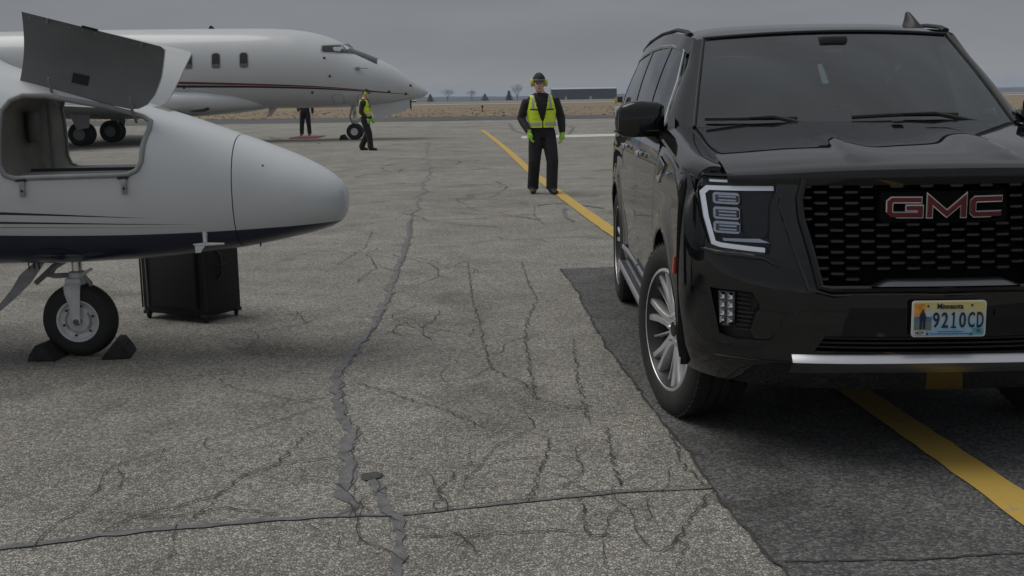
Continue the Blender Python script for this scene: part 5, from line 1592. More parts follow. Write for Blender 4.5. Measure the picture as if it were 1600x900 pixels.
def skin2(x, z, sd=-1):
    zt, zb, hw, ex = (prof2(x, k) for k in (1, 2, 3, 4)); zc, hh_ = (zt + zb) / 2, (zt - zb) / 2
    q = min(1, abs((z - zc) / hh_))
    return KY + sd * hw * (1 - q ** ex) ** (1 / ex)
jet2 = empty('white_business_jet', (-5.48, KY, 0))
tag(jet2, 'large white business jet with red and black stripe parked across the apron', 'aircraft')
inv2 = Vector((5.48, -KY, 0))
def J2(mb, name, m_, smooth=40, parent=None, fix=True):
    mb.v = [tuple(Vector(q) + inv2) for q in mb.v]
    return mb.build(name, m_, parent or jet2, smooth, fix)
xs3 = [-25, -24, -23, -21.5, -20, -18.5, -17, -15.5, -14, -12, -10, -9, -8.3, -7.6, -7.1, -6.6, -6.3, -6.0, -5.75, -5.5, -5.2, -4.95, -4.7, -4.4, -4.15, -3.9, -3.7, -3.5, -3.35, -3.2, -3.1, -3.0, -2.93, -2.88]
J2(MB().loft([ring2(x) for x in xs3]), 'fuselage', M['white_jet'], 60)
def rrect(x0, x1, z0, z1, r_, n=5):
    out = []
    for cx, cz, a0 in ((x1 - r_, z1 - r_, 0), (x0 + r_, z1 - r_, 90), (x0 + r_, z0 + r_, 180), (x1 - r_, z0 + r_, 270)):
        for k in range(n): out.append((cx + r_ * math.cos(R(a0 + 90 * k / (n - 1))), cz + r_ * math.sin(R(a0 + 90 * k / (n - 1)))))
    return out
def hull_patch(pts, off, th, name, m_, parent=None, smooth=60, sd=-1):
    bm = bmesh.new()
    bm.faces.new([bm.verts.new((x, 0, z)) for x, z in pts])
    bmesh.ops.triangulate(bm, faces=bm.faces[:], ngon_method='EAR_CLIP')
    for _ in range(4):
        es = [e_ for e_ in bm.edges if e_.calc_length() > .10]
        if not es: break
        bmesh.ops.subdivide_edges(bm, edges=es, cuts=1); bmesh.ops.triangulate(bm, faces=bm.faces[:])
    g = bmesh.ops.extrude_face_region(bm, geom=bm.faces[:])
    back = set(q for q in g['geom'] if isinstance(q, bmesh.types.BMVert))
    for q in bm.verts:
        q.co.y = skin2(q.co.x, q.co.z, sd) + sd * (off - (th if q in back else 0))
    bm.verts.index_update()
    m = MB().add([q.co.copy() for q in bm.verts], [[q.index for q in f_.verts] for f_ in bm.faces])
    bm.free()
    return J2(m, name, m_, smooth, parent)
def hull_patch_flat(pts, off, th, name, m_, parent=None, smooth=None, sd=-1):
    return J2(MB().prism(pts, lambda a, b, d: (a, skin2(a, b, sd) + sd * (off - d), b), 0, th), name, m_, smooth, parent)
M['jet_window'] = mat('jet_window', (.02, .023, .026), .1)
M['jet_blind'] = mat('window_blind', (.12, .12, .115), .7)
for k in range(7):
    xc = -9.06 - .955 * k
    for sd in (-1, 1):
        w = hull_patch(rrect(xc - .17, xc + .17, 2.53, 3.09, .12), .006, .02, 'window', M['jet_grey'], sd=sd)
        hull_patch(rrect(xc - .135, xc + .135, 2.56, 3.06, .10), .010, .01, 'pane', M['jet_window'], w, sd=sd)
        hull_patch(rrect(xc - .13, xc + .13, 2.565, 2.70, .04), .013, .006, 'blind', M['jet_blind'], w, sd=sd)
for sd in (-1, 1):
    fr = hull_patch([(-6.45, 3.30), (-5.62, 3.36), (-5.50, 3.25), (-5.28, 2.95), (-6.40, 3.02), (-6.46, 3.08)], .006, .02, 'cockpit_window', M['jet_grey'], sd=sd)
    hull_patch([(-6.40, 3.27), (-5.68, 3.31), (-5.54, 3.21), (-5.37, 2.99), (-6.36, 3.055), (-6.41, 3.11)], .012, .01, 'pane', M['jet_window'], fr, sd=sd)
    hull_patch([(-6.0, 3.08), (-5.82, 3.07), (-5.72, 3.23), (-6.02, 3.22), (-6.06, 3.19)], .015, .004, 'pilot_seat', M['jet_grey'], fr, sd=sd)
# windscreen: two panes wrapped over the top of the nose
def ws2(sd):
    def fn(u, v):
        x = (-5.52 + .30 * u) * (1 - v) + (-5.14 + .56 * u) * v
        zt = prof2(x, 1)
        f_ = .96 - .03 * u
        a0, a1 = R(44), R(86)
        zt_, zb, hw, ex = (prof2(x, k) for k in (1, 2, 3, 4)); zc, hh_ = (zt_ + zb) / 2, (zt_ - zb) / 2
        a = a1 + (a0 - a1) * (1 - u if False else 1 - u)
        return (x, 0, 0)
    V_, F_ = [], []
    n, k = 8, 8
    for i in range(n + 1):
        for j in range(k + 1):
            f_, g = i / n, j / k                                  # f: front-to-back along the pane, g: low to high
            ang_ = R(38 + 47 * g)
            x = -5.50 + (.95 * (1 - .25 * g)) * f_ + .12 * g
            x = -5.60 + .10 * g + f_ * (1.02 - .12 * g) if True else x
            zt_, zb, hw, ex = (prof2(x, q) for q in (1, 2, 3, 4)); zc, hh_ = (zt_ + zb) / 2, (zt_ - zb) / 2
            amin = R(62 - 14 * f_)
            a = amin + (R(86) - amin) * g
            V_.append((x, KY + sd * (hw * math.cos(a) ** (2 / ex) + .012), zc + (hh_ + .012) * math.sin(a) ** (2 / ex)))
    for i in range(n):
        for j in range(k): F_.append((i * (k + 1) + j, (i + 1) * (k + 1) + j, (i + 1) * (k + 1) + j + 1, i * (k + 1) + j + 1))
    return J2(MB().add(V_, F_), 'windscreen', M['jet_window'], 60)
for sd in (-1, 1): ws2(sd)
# stripes
def stripe(name, T, th, m_, off):
    for sd in (-1, 1):
        V_, F_ = [], []
        x0, x1 = T[0][0], T[-1][0]; n = 60
        for i in range(n + 1):
            x = x0 + (x1 - x0) * i / n
            z = smooth_interp(T, x); h_ = interp(th, x) / 2
            for dz in (-h_, h_): V_.append((x, skin2(x, z + dz, sd) + sd * off, z + dz))
        for i in range(n): F_.append((2 * i, 2 * i + 2, 2 * i + 3, 2 * i + 1))
        J2(MB().add(V_, F_), name, m_, 60)
stripe('red_stripe', [(-22, 2.6), (-17, 2.26), (-14, 2.15), (-11.5, 2.085), (-8.8, 1.985), (-6.6, 1.87), (-5.3, 1.76), (-4.2, 1.64)], [(-22, .11), (-11.5, .085), (-6.6, .04), (-5.3, .02), (-4.2, .008)], M['jet_red'], .006)
stripe('black_stripe', [(-22, 2.48), (-17, 2.12), (-14, 2.02), (-11.5, 1.965), (-8.8, 1.905), (-6.6, 1.81), (-5.3, 1.72), (-3.5, 1.555)], [(-22, .1), (-11.5, .085), (-6.6, .05), (-5.3, .035), (-3.5, .01)], M['black'], .008)
# hatches, vents, probes
def hull_ring(x0, x1, z0, z1, r_):
    P_ = rrect(x0, x1, z0, z1, r_); P_.append(P_[0])
    J2(MB().tube([(a, skin2(a, b) - .004, b) for a, b in P_], .014, 5), 'access_hatch', M['jet_grey'])
hull_ring(-6.14, -5.75, 1.27, 1.60, .09); hull_ring(-5.28, -4.95, 1.28, 1.58, .08)
for x, z in ((-6.32, 2.84), (-6.15, 2.22), (-4.18, 1.66), (-3.62, 1.58), (-6.80, 1.68), (-3.45, 1.86), (-11.2, 1.92)):
    J2(MB().lathe([(-.03, 0), (-.03, .035), (.02, .05)], 10, 'Y', (x, skin2(x, z), z)), 'static_port', M['black'])
pb = J2(MB().box((-5.22, skin2(-5.22, 2.48) - .05, 2.48), (.16, .12, .10), bev=.03), 'air_data_probe', M['gear_grey'])
J2(MB().tube([(-5.2, skin2(-5.2, 2.48) - .09, 2.48), (-4.85, skin2(-5.2, 2.48) - .09, 2.47)], .018, 6), 'probe_tube', M['gear_grey'], parent=pb)
J2(MB().prism([(-10.55, 3.94), (-10.30, 3.945), (-10.42, 4.06), (-10.48, 4.06)], lambda a, b, d: (a, KY + d, b), -.02, .02), 'antenna', M['black'], None)
J2(MB().prism([(-8.55, 1.16), (-8.25, 1.16), (-8.48, .90), (-8.60, .88)], lambda a, b, d: (a, KY + d, b), -.025, .025), 'antenna', M['white_jet'], None)
# belly fairing and wings
rings = []
for x, zb, hw, zt in ((-8.2, 1.22, .25, 1.5), (-8.8, 1.10, .75, 1.65), (-9.6, 1.0, 1.15, 1.8), (-10.6, .93, 1.42, 1.9), (-11.8, .88, 1.55, 1.95), (-13.5, .86, 1.6, 1.95), (-15.5, .88, 1.55, 1.95), (-17.0, .98, 1.35, 1.9), (-18.2, 1.2, .9, 1.8)):
    zc, hh_ = (zb + zt) / 2, (zt - zb) / 2
    rings.append([Vector((x, KY + hw * math.copysign(abs(math.cos(a)) ** .8, math.cos(a)), zc + hh_ * math.copysign(abs(math.sin(a)) ** .8, math.sin(a)))) for a in [2 * math.pi * k / 40 for k in range(40)]])
bf = J2(MB().loft(rings), 'wing_fairing', M['white_jet'], 60)
J2(MB().lathe([(-.02, 0), (-.02, .22), (.05, .24)], 20, 'Y', (0, 0, 0)), 'landing_light', M['jet_window'], 40, parent=bf)
ll = bf.children[0]; ll.data.transform(Matrix.Translation(-inv2)); 
for v in ll.data.vertices: v.co = Vector((v.co.x * 1.7 - 10.75, v.co.y + KY - 1.30, v.co.z * .55 + 1.20)) + inv2
def wing(sd):
    rings = []
    for (t, xl, ch, zc, th_) in ((0, -11.2, 5.2, 1.12, .34), (.3, -12.9, 3.9, 1.28, .26), (.65, -15.0, 2.7, 1.50, .17), (.97, -16.9, 1.5, 1.70, .09), (1.0, -17.2, 1.2, 1.72, .04)):
        y = KY + sd * (1.2 + 8.6 * t)
        rg = []
        for k in range(24):
            a = 2 * math.pi * k / 24
            cx = .5 + .5 * math.cos(a); yt = math.sin(a) * (1 - cx) ** .35 if False else math.sin(a) * (cx * (1 - cx)) ** .5 * (1.3 - .9 * cx) * 2
            rg.append(Vector((xl - ch * cx, y, zc + th_ * .5 * yt * (1 if yt > 0 else .8))))
        rings.append(rg)
    w = J2(MB().loft(rings), 'wing', M['jet_grey'], 50)
    J2(MB().prism([(-17.1, 1.72), (-18.3, 1.74), (-18.9, 2.7), (-18.35, 2.7)], lambda a, b, d: (a, KY + sd * (9.75 + .25 * (b - 1.7)) + d, b), -.03, .03), 'winglet', M['white_jet'], None, parent=w)
    for t in (.28, .6):
        J2(MB().tube([(-15.6 - 1.4 * t, KY + sd * (1.2 + 8.6 * t), 1.12 + .5 * t), (-16.8 - 1.0 * t, KY + sd * (1.2 + 8.6 * t), 1.08 + .5 * t), (-17.6 - 1.0 * t, KY + sd * (1.2 + 8.6 * t), 1.18 + .5 * t)], [.03, .12, .03], 8), 'flap_fairing', M['white_jet'], parent=w)
    # main gear: leg and two wheels
    gx, gy = -14.55, KY + sd * 1.55
    g = J2(MB().tube([(gx, gy, 1.2), (gx, gy, .45)], .10, 10), 'main_gear', M['gear_grey'])
    J2(MB().prism([(gx - .45, 1.15), (gx + .30, 1.15), (gx + .20, .62), (gx - .2, .55)], lambda a, b, d: (a, gy + sd * .32 + d, b), -.02, .02), 'gear_door', M['jet_grey'], None, parent=g)
    for dy in (-.2, .2):
        J2(MB().lathe([(-.12, .20), (-.14, .26), (-.13, .36), (-.08, .40), (.08, .40), (.13, .36), (.14, .26), (.12, .20)], 28, 'Y', (gx - .15, gy + dy, .40)), 'tyre', M['tyre'], 40, parent=g)
        J2(MB().lathe([(-.10, 0), (-.10, .10), (-.07, .13), (-.11, .21), (.11, .21), (.07, .13), (.10, 0)], 20, 'Y', (gx - .15, gy + dy, .40)), 'rim', M['gear_grey'], 40, parent=g)
    # engine on the rear fuselage
    ey = KY + sd * 2.0
    en = J2(MB().lathe([(-21.2, .36), (-21.0, .46), (-20.0, .60), (-18.6, .64), (-17.9, .60), (-17.75, .54), (-17.9, .50), (-18.3, .50)], 28, 'X', (0, ey, 3.0)), 'engine', M['white_jet'], 50)
    J2(MB().lathe([(-18.2, .50), (-18.25, .12), (-18.0, .0)], 24, 'X', (0, ey, 3.0)), 'engine_fan', M['gear_grey'], 50, parent=en)
    J2(MB().box((-19.3, KY + sd * 1.35, 3.0), (2.2, .8, .16), bev=.05), 'pylon', M['white_jet'], parent=en)
    # tailplane
    J2(MB().prism([(-24.6, 0.2), (-25.9, .2), (-27.1, 3.1), (-26.4, 3.1)], lambda a, b, d: (a, KY + sd * b, 7.0 + d), -.05, .05), 'tailplane', M['white_jet'], None)
wing(-1); wing(1)
J2(MB().prism([(-20.6, 3.9), (-24.6, 3.6), (-26.0, 7.05), (-24.3, 7.05)], lambda a, b, d: (a, KY + d, b), -.10, .10), 'fin', M['white_jet'], None)
# nose gear with its doors
nx_, ny_ = -5.50, KY - .1
ng = J2(MB().tube([(nx_, ny_, 1.2), (nx_, ny_, .42)], [.07, .055], 10), 'nose_gear', M['gear_white'])
J2(MB().tube([(nx_ + .02, ny_, .55), (nx_ + .35, ny_ + .05, .85), (nx_ + .55, ny_ + .05, 1.2)], .04, 8), 'drag_brace', M['gear_white'], parent=ng)
J2(MB().tube([(nx_ - .05, ny_ - .08, 1.2), (nx_ - .16, ny_ - .10, .80), (nx_ - .05, ny_ - .08, .50)], .03, 6), 'torque_link', M['gear_grey'], parent=ng)
J2(MB().box((nx_, ny_ - .12, .72), (.18, .14, .12), bev=.02), 'taxi_light', M['gear_white'], parent=ng)
J2(MB().box((nx_ + .03, ny_ - .12, .95), (.12, .10, .10), bev=.02), 'steering_unit', M['gear_grey'], parent=ng)
for dy in (-.17, .17):
    J2(MB().lathe([(-.07, .13), (-.09, .18), (-.08, .26), (-.04, .285), (.04, .285), (.08, .26), (.09, .18), (.07, .13)], 28, 'Y', (nx_, ny_ + dy, .285)), 'tyre', M['tyre'], 40, parent=ng)
    J2(MB().lathe([(-.075, 0), (-.075, .05), (-.045, .07), (-.07, .14), (.07, .14), (.045, .07), (.075, 0)], 20, 'Y', (nx_, ny_ + dy, .285)), 'rim', M['gear_white'], 40, parent=ng)
J2(MB().tube([(nx_, ny_ - .2, .285), (nx_, ny_ + .2, .285)], .05, 10), 'axle', M['black'], parent=ng)
J2(MB().prism([(-4.95, 1.20), (-4.4, 1.23), (-3.45, 1.40), (-3.52, 1.08), (-3.95, .90), (-4.75, .74)], lambda a, b, d: (a, KY - .30 + d, b), -.02, .02), 'gear_door', M['white_jet'], None)
J2(MB().box((-3.47, KY - .30, 1.20), (.05, .06, .34), bev=.01), 'gear_door_edge', M['black'], None)

# chocks at that wheel, red mat
def small_chock(loc, label, flip):
    root = empty('wheel_chock', loc, math.pi if flip else 0)
    MB().prism([(-.12, 0), (.16, 0), (.02, .19), (-.06, .16)], lambda a, b, d: (a, d, b), -.32, .32).build('chock_block', M['rubber'], root, None)
    MB().tube([(0, -.3, .1), (.02, -.36, .12), (.05, -.3, .1)], .012, 5).build('chock_rope', M['black'], root)
    tag(root, label, 'chock', 'chocks at the far nose wheel')
small_chock((-5.93, KY - .1, 0), 'dark chock left of the far jet nose wheel', False)
small_chock((-5.06, KY - .1, 0), 'dark chock right of the far jet nose wheel, behind the walking person', True)
cm = MB().box((-7.72, 44.4, .016), (1.05, 2.0, .02), bev=.006).build('carpet_mat', M['mat_red'], None, None)
tag(cm, 'red boarding mat lying on the paving under the far jet', 'mat')

# ================================================================== PEOPLE
def person(name, loc, heading, H, P, label, vest=True, cap=True, gloves=True):
    """figure facing local -Y.  P: joint positions in metres for a 1.80 m figure"""
    k = H / 1.80
    root = empty(name, loc, heading)
    V3 = lambda q: Vector(q) * k
    body = MB()
    T = P['torso']                                   # rings (z, cx, cy, rx, ry)
    rings = []
    for z, cx, cy, rx, ry in T:
        rings.append([V3((cx + rx * math.copysign(abs(math.cos(a)) ** .85, math.cos(a)), cy + ry * math.copysign(abs(math.sin(a)) ** .9, math.sin(a)), z)) for a in [2 * math.pi * i / 20 for i in range(20)]])
    body.loft(rings)
    for sd in ('L', 'R'):
        hip, knee, ank, toe = (Vector(P[sd + q]) for q in ('hip', 'knee', 'ankle', 'toe'))
        body.tube([V3(q) for q in (hip + Vector((0, 0, .08)), hip, hip.lerp(knee, .5), knee, knee.lerp(ank, .45), ank.lerp(knee, .12), ank + Vector((0, 0, -.02)))],
                  [q * k for q in (.095, .110, .106, .092, .088, .086, .088)], 16)
        d = (toe - ank); d.z = 0; d.normalize()
        heel = Vector((ank.x, ank.y, 0)) - d * .055
        body.tube([V3(q) for q in (heel + Vector((0, 0, .05)), Vector((ank.x, ank.y, .055)), Vector((ank.x, ank.y, .045)) + d * .09, Vector((ank.x, ank.y, .036)) + d * .165, Vector((ank.x, ank.y, .03)) + d * .20)],
                  [tuple(r_ * k for r_ in q) for q in ((.042, .036), (.054, .046), (.044, .050), (.036, .048), (.022, .034))], 12)
        sh, el, wr = (Vector(P[sd + q]) for q in ('shoulder', 'elbow', 'wrist'))
        body.tube([V3(q) for q in (sh + Vector((0, 0, .015)), sh.lerp(el, .15), sh.lerp(el, .6), el, el.lerp(wr, .4), wr)], [q * k for q in (.066, .080, .073, .066, .062, .046)], 14)
    hc = Vector(P['head']); nk = Vector((T[-1][1], T[-1][2], T[-1][0]))
    body.tube([V3(q) for q in (nk - Vector((0, 0, .06)), nk.lerp(hc, .3), hc - Vector((0, 0, .02)))], [q * k for q in (.070, .058, .060)], 14)
    # head: rings from chin to crown, with a nose and brow
    hd = P.get('look', 0.0); Rz = Matrix.Rotation(hd, 3, 'Z')
    rings = []
    for z, rx, ry, cy in ((-.115, .028, .035, -.035), (-.10, .048, .062, -.018), (-.07, .062, .080, -.008), (-.03, .070, .092, 0), (.02, .075, .098, .002), (.06, .076, .098, .004), (.10, .066, .084, .006), (.125, .040, .052, .008), (.133, .012, .016, .008)):
        rings.append([V3(hc + Rz @ Vector((rx * math.cos(a), cy + ry * math.sin(a), z))) for a in [2 * math.pi * i / 20 for i in range(20)]])
    body.loft(rings)
    body.tube([V3(hc + Rz @ Vector(q)) for q in ((0, -.090, .012), (0, -.104, -.012), (0, -.110, -.030), (0, -.088, -.038))], [q * k for q in (.010, .013, .016, .010)], 8)
    for e_ in (-1, 1):
        body.tube([V3(hc + Rz @ Vector(q)) for q in ((e_ * .072, .0, .02), (e_ * .083, .012, .0), (e_ * .074, .004, -.03))], [q * k for q in (.010, .013, .008)], 8)
    bo = body.build('body', [M['trousers'], M['jacket'], M['skin'], M['boots']], root, None)
    rm = bo.modifiers.new('r', 'REMESH'); rm.mode = 'VOXEL'; rm.voxel_size = .0125 * k
    sm = bo.modifiers.new('s', 'SMOOTH'); sm.factor = .5; sm.iterations = 3
    applied(bo, 180)
    bo.data.materials.clear()
    for q in (M['trousers'], M['jacket'], M['skin'], M['boots']): bo.data.materials.append(q)
    waist = P['waist']
    for p in bo.data.polygons:
        c = p.center / k
        near_arm = min((c - Vector(P[s_ + 'wrist'])).length for s_ in 'LR')
        if c.z < .085: p.material_index = 3
        elif c.z > hc.z - .125 and (Vector((c.x, c.y, 0)) - Vector((hc.x, hc.y, 0))).length < .14: p.material_index = 2
        elif c.z > waist: p.material_index = 1
        else:
            arm = any((c - Vector(P[s_ + 'elbow']).lerp(Vector(P[s_ + 'wrist']), t)).length < .075 for s_ in 'LR' for t in (0, .25, .5, .75, 1)) and abs(c.x) > .16
            p.material_index = 1 if arm else 0
    # eyes, brows, mouth
    for e_ in (-1, 1):
        MB().lathe([(-.005, 0), (-.004, .007), (.0, .010), (.006, .009)], 10, 'Y').build('eye', M['black'], root)
        o_ = col.objects[-1] if False else root.children[-1]
        o_.data.transform(Matrix.Scale(k, 4)); o_.location = V3(hc + Rz @ Vector((e_ * .030, -.088, .012))); o_.rotation_euler = (0, 0, hd)
    MB().tube([V3(hc + Rz @ Vector(q)) for q in ((-.022, -.080, -.066), (0, -.086, -.067), (.022, -.080, -.066))], [.003 * k, .005 * k, .003 * k], 6).build('mouth', M['mat_red'], root)
    # hair
    rings = []
    for z, g in ((.0, 1.0), (.04, 1.05), (.08, 1.06), (.115, 1.06), (.142, .72), (.150, .2)):
        base = interp([(0, .074), (.06, .077), (.10, .067), (.125, .05), (.15, .03)], z); by = interp([(0, .098), (.06, .099), (.10, .086), (.125, .062), (.15, .03)], z)
        rings.append([V3(hc + Rz @ Vector((base * g * math.cos(a), .006 + by * g * math.sin(a) if math.sin(a) > -.3 else .006 - by * g * (.3 + (abs(math.sin(a)) - .3) * (.2 if z < .07 else 1)), z))) for a in [2 * math.pi * i / 20 for i in range(20)]])
    MB().loft(rings).build('hair', M['hair'], root, 60)
    if cap:
        rings = []
        for z, rx, ry in ((.045, .084, .108), (.08, .086, .110), (.115, .080, .100), (.145, .055, .070), (.156, .02, .025), (.157, .004, .005)):
            rings.append([V3(hc + Rz @ Vector((rx * math.cos(a), ry * math.sin(a), z))) for a in [2 * math.pi * i / 24 for i in range(24)]])
        cp_ = MB().loft(rings).build('cap', M['cap'], root, 60)
        MB().slab(lambda u, v: V3(hc + Rz @ Vector(((2 * u - 1) * .070, -.100 - (.075 * v) * math.cos((2 * u - 1) * 1.1) + .035 * (2 * u - 1) ** 2, .050 - .012 * v - .012 * (2 * u - 1) ** 2))), 10, 4, (0, 0, .006)).build('cap_peak', M['cap'], cp_, 60)
        MB().tube([V3(hc + Rz @ Vector((.088 * math.cos(a), .111 * math.sin(a), .062))) for a in [R(-160 + 10 * i) for i in range(15)]], [(.014 * k, .004)] * 15, 6).build('cap_band', M['cap_grey'], cp_)
        band = MB().tube([V3(hc + Rz @ Vector((.098 * math.sin(a), .01, .01 + .162 * math.cos(a) * .97))) for a in [R(-88 + 11 * i) for i in range(17)]], [(.007 * k, .012 * k)] * 17, 6).build('ear_defender', M['black'], root)
        for e_ in (-1, 1):
            MB().lathe([(0, .0), (0, .040 * k), (.020 * k, .050 * k), (.040 * k, .045 * k), (.050 * k, .024 * k), (.051 * k, 0)], 16, 'X').build('ear_cup', M['muff'], band, 50)
            o_ = band.children[-1]; o_.location = V3(hc + Rz @ Vector((e_ * .080, .008, .022))); o_.rotation_euler = (0, 0, hd + (math.pi if e_ < 0 else 0)); o_.scale = (1, 1, 1.2)
    # hands
    for sd in ('L', 'R'):
        wr = Vector(P[sd + 'wrist']); el = Vector(P[sd + 'elbow']); d = P.get(sd + 'hand')
        d = Vector(d).normalized() if d else (wr - el).normalized()
        e_ = -1 if wr.x < 0 else 1
        inw = Vector((-e_, 0, 0)); inw = (inw - d * inw.dot(d)).normalized()      # palm faces the thigh
        fwd_ = d.cross(inw); fwd_ = fwd_ if fwd_.y < 0 else -fwd_                 # thumb side
        m = MB()
        m.tube([V3(q) for q in (wr - d * .03, wr + d * .01, wr + d * .05, wr + d * .095)], [tuple(r_ * k for r_ in q) for q in ((.040, .040), (.033, .031), (.044, .025), (.042, .022))], 12)
        for i, (off, L_) in enumerate(((.028, .075), (.010, .085), (-.010, .08), (-.028, .062))):
            b0 = wr + d * .085 + fwd_ * off
            m.tube([V3(q) for q in (b0, b0 + d * L_ * .45 + inw * .006, b0 + d * L_ * .8 + inw * .024, b0 + d * L_ * .92 + inw * .042)], [q * k for q in (.0125, .0125, .011, .008)], 8)
        b0 = wr + d * .03 + fwd_ * .032
        m.tube([V3(q) for q in (b0, b0 + fwd_ * .024 + d * .028 + inw * .006, b0 + fwd_ * .028 + d * .056 + inw * .018)], [q * k for q in (.014, .012, .009)], 8)
        m.build('glove' if gloves else 'hand', M['glove'] if gloves else M['skin'], root, 50)
    if vest:
        vz0 = P.get('vest', waist - .005)
        def tr(z):
            f = lambda i: smooth_interp([(q[0], q[i]) for q in T], z)
            return f(1), f(2), f(3) + .016, f(4) + .018
        top = P.get('vest_top', 1.475)
        na, nzv = 112, 56
        def vp(z, a, off=0.0):
            cx, cy, rx, ry = tr(z)
            return V3((cx + (rx + off) * math.copysign(abs(math.cos(a)) ** .85, math.cos(a)), cy + (ry + off) * math.copysign(abs(math.sin(a)) ** .9, math.sin(a)), z))
        V_, F_ = [], []
        zs = [vz0 + (top - vz0) * j / nzv for j in range(nzv + 1)]
        for off in (0.0, .008):
            for z in zs:
                for i in range(na): V_.append(vp(z, 2 * math.pi * i / na + math.pi / na, off))
        keep = set()
        for j in range(nzv):
            zc = (zs[j] + zs[j + 1]) / 2
            for i in range(na):
                a = 2 * math.pi * (i + 1) / na
                p = vp(zc, a) / k
                front = math.sin(a) < 0
                cx = tr(zc)[0]
                vee = .012 if zc < 1.09 else .012 + .098 * ((zc - 1.09) / (top - 1.09)) ** .75
                if front and abs(p.x - cx) < vee: continue
                if zc > 1.25 and abs(p.x - cx) > .205 - .05 * ((zc - 1.25) / (top - 1.25)): continue
                keep.add((i, j))
        N = na * (nzv + 1); I = lambda i, j: j * na + i % na
        for (i, j) in keep:
            q = (I(i, j), I(i + 1, j), I(i + 1, j + 1), I(i, j + 1))
            F_.append(tuple(N + a for a in q)); F_.append(tuple(reversed(q)))
            for (di, dj, e0, e1) in ((0, -1, 0, 1), (1, 0, 1, 2), (0, 1, 2, 3), (-1, 0, 3, 0)):
                if ((i + di) % na, j + dj) not in keep: F_.append((q[e0], q[e1], N + q[e1], N + q[e0]))
        ve = MB().add(V_, F_).build('vest', M['hivis'], root, 50)
        bm = bmesh.new(); bm.from_mesh(ve.data); bmesh.ops.delete(bm, geom=[q for q in bm.verts if not q.link_faces], context='VERTS'); bm.to_mesh(ve.data); bm.free()
        # reflective tape: hem band in two halves, two shoulder straps
        for a0, a1 in ((-84, 264),):
            def band_(u, v): return vp(vz0 + .025 + .05 * v, R(a0 + (a1 - a0) * u), .0125)
            MB().grid(band_, 40, 1).build('reflective_band', M['tape'], ve, 60)
        for e_ in (-1, 1):
            def strap(u, v):
                z = 1.27 + (top - .005 - 1.27) * v
                cx, cy, rx, ry = tr(z)
                xx = e_ * (.135 + .035 * (u - .5) - .012 * v)
                q = min(.999, abs(xx) / rx)
                return V3((cx + xx, cy - (ry + .014) * (1 - q ** (2 / .85)) ** .45, z))
            MB().grid(strap, 3, 8).build('reflective_strap', M['tape'], ve, 60)
            def pocket(u, v):
                z = 1.13 + .12 * v; cx, cy, rx, ry = tr(z); xx = e_ * (.125 + .10 * (u - .5)); q = min(.999, abs(xx) / rx)
                return V3((cx + xx, cy - (ry + .020) * (1 - q ** (2 / .85)) ** .45, z))
            MB().slab(pocket, 4, 4, (0, .008, 0)).build('vest_pocket', M['hivis'], ve, 60)
            def flap(u, v):
                z = 1.255 + .018 * v; cx, cy, rx, ry = tr(z); xx = e_ * (.125 + .11 * (u - .5)); q = min(.999, abs(xx) / rx)
                return V3((cx + xx, cy - (ry + .022) * (1 - q ** (2 / .85)) ** .45, z))
            MB().slab(flap, 4, 1, (0, .008, 0)).build('pocket_flap', M['black'], ve, 60)
    tag(root, label, 'person')
    return root
TORSO = [(.84, 0, 0, .155, .115), (.92, 0, 0, .180, .130), (1.02, 0, 0, .182, .125), (1.12, 0, 0, .185, .125), (1.25, 0, 0, .200, .135), (1.36, 0, .005, .215, .130), (1.43, 0, .01, .205, .112), (1.475, 0, .015, .150, .095), (1.51, 0, .015, .085, .075), (1.54, 0, .012, .062, .062)]
STAND = dict(torso=TORSO, waist=1.0, head=(-.03, -.03, 1.635), look=0.0,
             Lhip=(-.095, 0, .88), Lknee=(-.13, -.05, .49), Lankle=(-.15, .06, .09), Ltoe=(-.17, -.3, 0),
             Rhip=(.095, 0, .88), Rknee=(.135, -.12, .49), Rankle=(.12, -.13, .09), Rtoe=(.19, -.4, 0),
             Lshoulder=(-.20, .01, 1.41), Lelbow=(-.285, .02, 1.13), Lwrist=(-.215, -.15, .93), Lhand=(.18, -.3, -1),
             Rshoulder=(.20, .01, 1.41), Relbow=(.295, .02, 1.13), Rwrist=(.285, -.07, .90), Rhand=(-.12, -.15, -1))
MAN = dict(STAND); MAN.update(torso=[(z, -.035 * max(0, z - .85), cy - .02 * max(0, z - .9), rx, ry) for z, cx, cy, rx, ry in TORSO], head=(-.045, -.05, 1.635), look=R(-5), Lshoulder=(-.22, -.005, 1.395), Rshoulder=(.18, -.005, 1.415), Lelbow=(-.315, .03, 1.13), Relbow=(.29, .05, 1.14), Rwrist=(.30, -.03, .905))
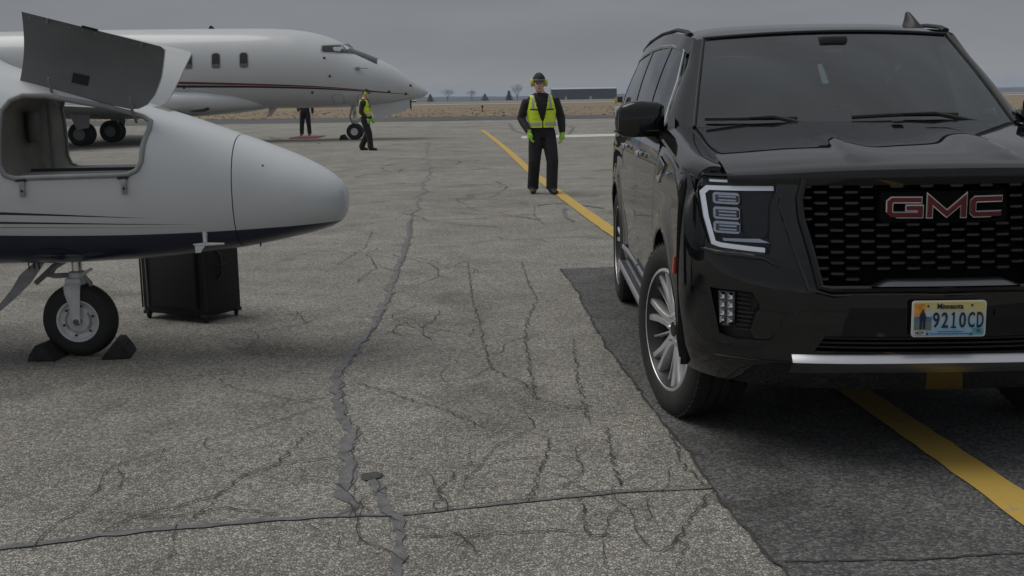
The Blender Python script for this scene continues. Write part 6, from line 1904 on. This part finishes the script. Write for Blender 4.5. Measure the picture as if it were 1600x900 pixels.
man = person('person', (0.51, 17.92, 0), R(4), 1.84, MAN, 'person facing the camera in black clothes, yellow vest, green gloves and cap')
# trouser cargo pockets
for e_ in (-1, 1):
    MB().box((e_ * .195, -.005, .62), (.035, .13, .17), bev=.012).build('cargo_pocket', M['trousers'], man)
WALK = dict(STAND)
WALK.update(torso=[(z, cx, cy - .02 * (z - .9), rx * .93, ry) for z, cx, cy, rx, ry in TORSO], head=(0, -.055, 1.63), look=R(6),
            Lknee=(-.10, -.13, .50), Lankle=(-.10, -.16, .09), Ltoe=(-.10, -.5, 0), Rknee=(.10, -.02, .48), Rankle=(.10, .17, .10), Rtoe=(.10, -.3, 0),
            Lelbow=(-.25, .05, 1.12), Lwrist=(-.22, -.12, .93), Lhand=(0, -.4, -1), Relbow=(.25, .04, 1.13), Rwrist=(.235, -.13, .93), Rhand=(0, -.45, -1))
person('person', (-4.09, 33.1, 0), R(82), 1.74, WALK, 'person in yellow vest and dark cap walking to the right before the far jet')
POSE3 = dict(STAND); POSE3.update(Lankle=(-.17, 0, .09), Lknee=(-.14, -.02, .49), Rankle=(.15, 0, .09), Rknee=(.13, -.02, .49), Rwrist=(.31, -.02, .88))
person('person', (-8.15, 46.6, 0), R(-4), 1.80, POSE3, 'person in dark clothes standing behind the far jet, only legs showing', vest=False, cap=False, gloves=False)

# ================================================================== HAZE
hz = MB().box((0, 1700, -14), (5600, 3640, 60)).build('haze', M['black'], None, None)
hz.data.materials.clear()
hm = bpy.data.materials.new('haze_air'); hm.use_nodes = True
nt = hm.node_tree; nt.nodes.clear()
o_ = nt.nodes.new('ShaderNodeOutputMaterial'); pv = nt.nodes.new('ShaderNodeVolumePrincipled')
pv.inputs['Color'].default_value = (.66, .79, .98, 1); pv.inputs['Density'].default_value = .00022; pv.inputs['Anisotropy'].default_value = 0.0
nt.links.new(pv.outputs['Volume'], o_.inputs['Volume'])
hz.data.materials.append(hm)
tag(hz, 'thin grey blue haze over the distant field and hills', 'haze', kind='stuff')
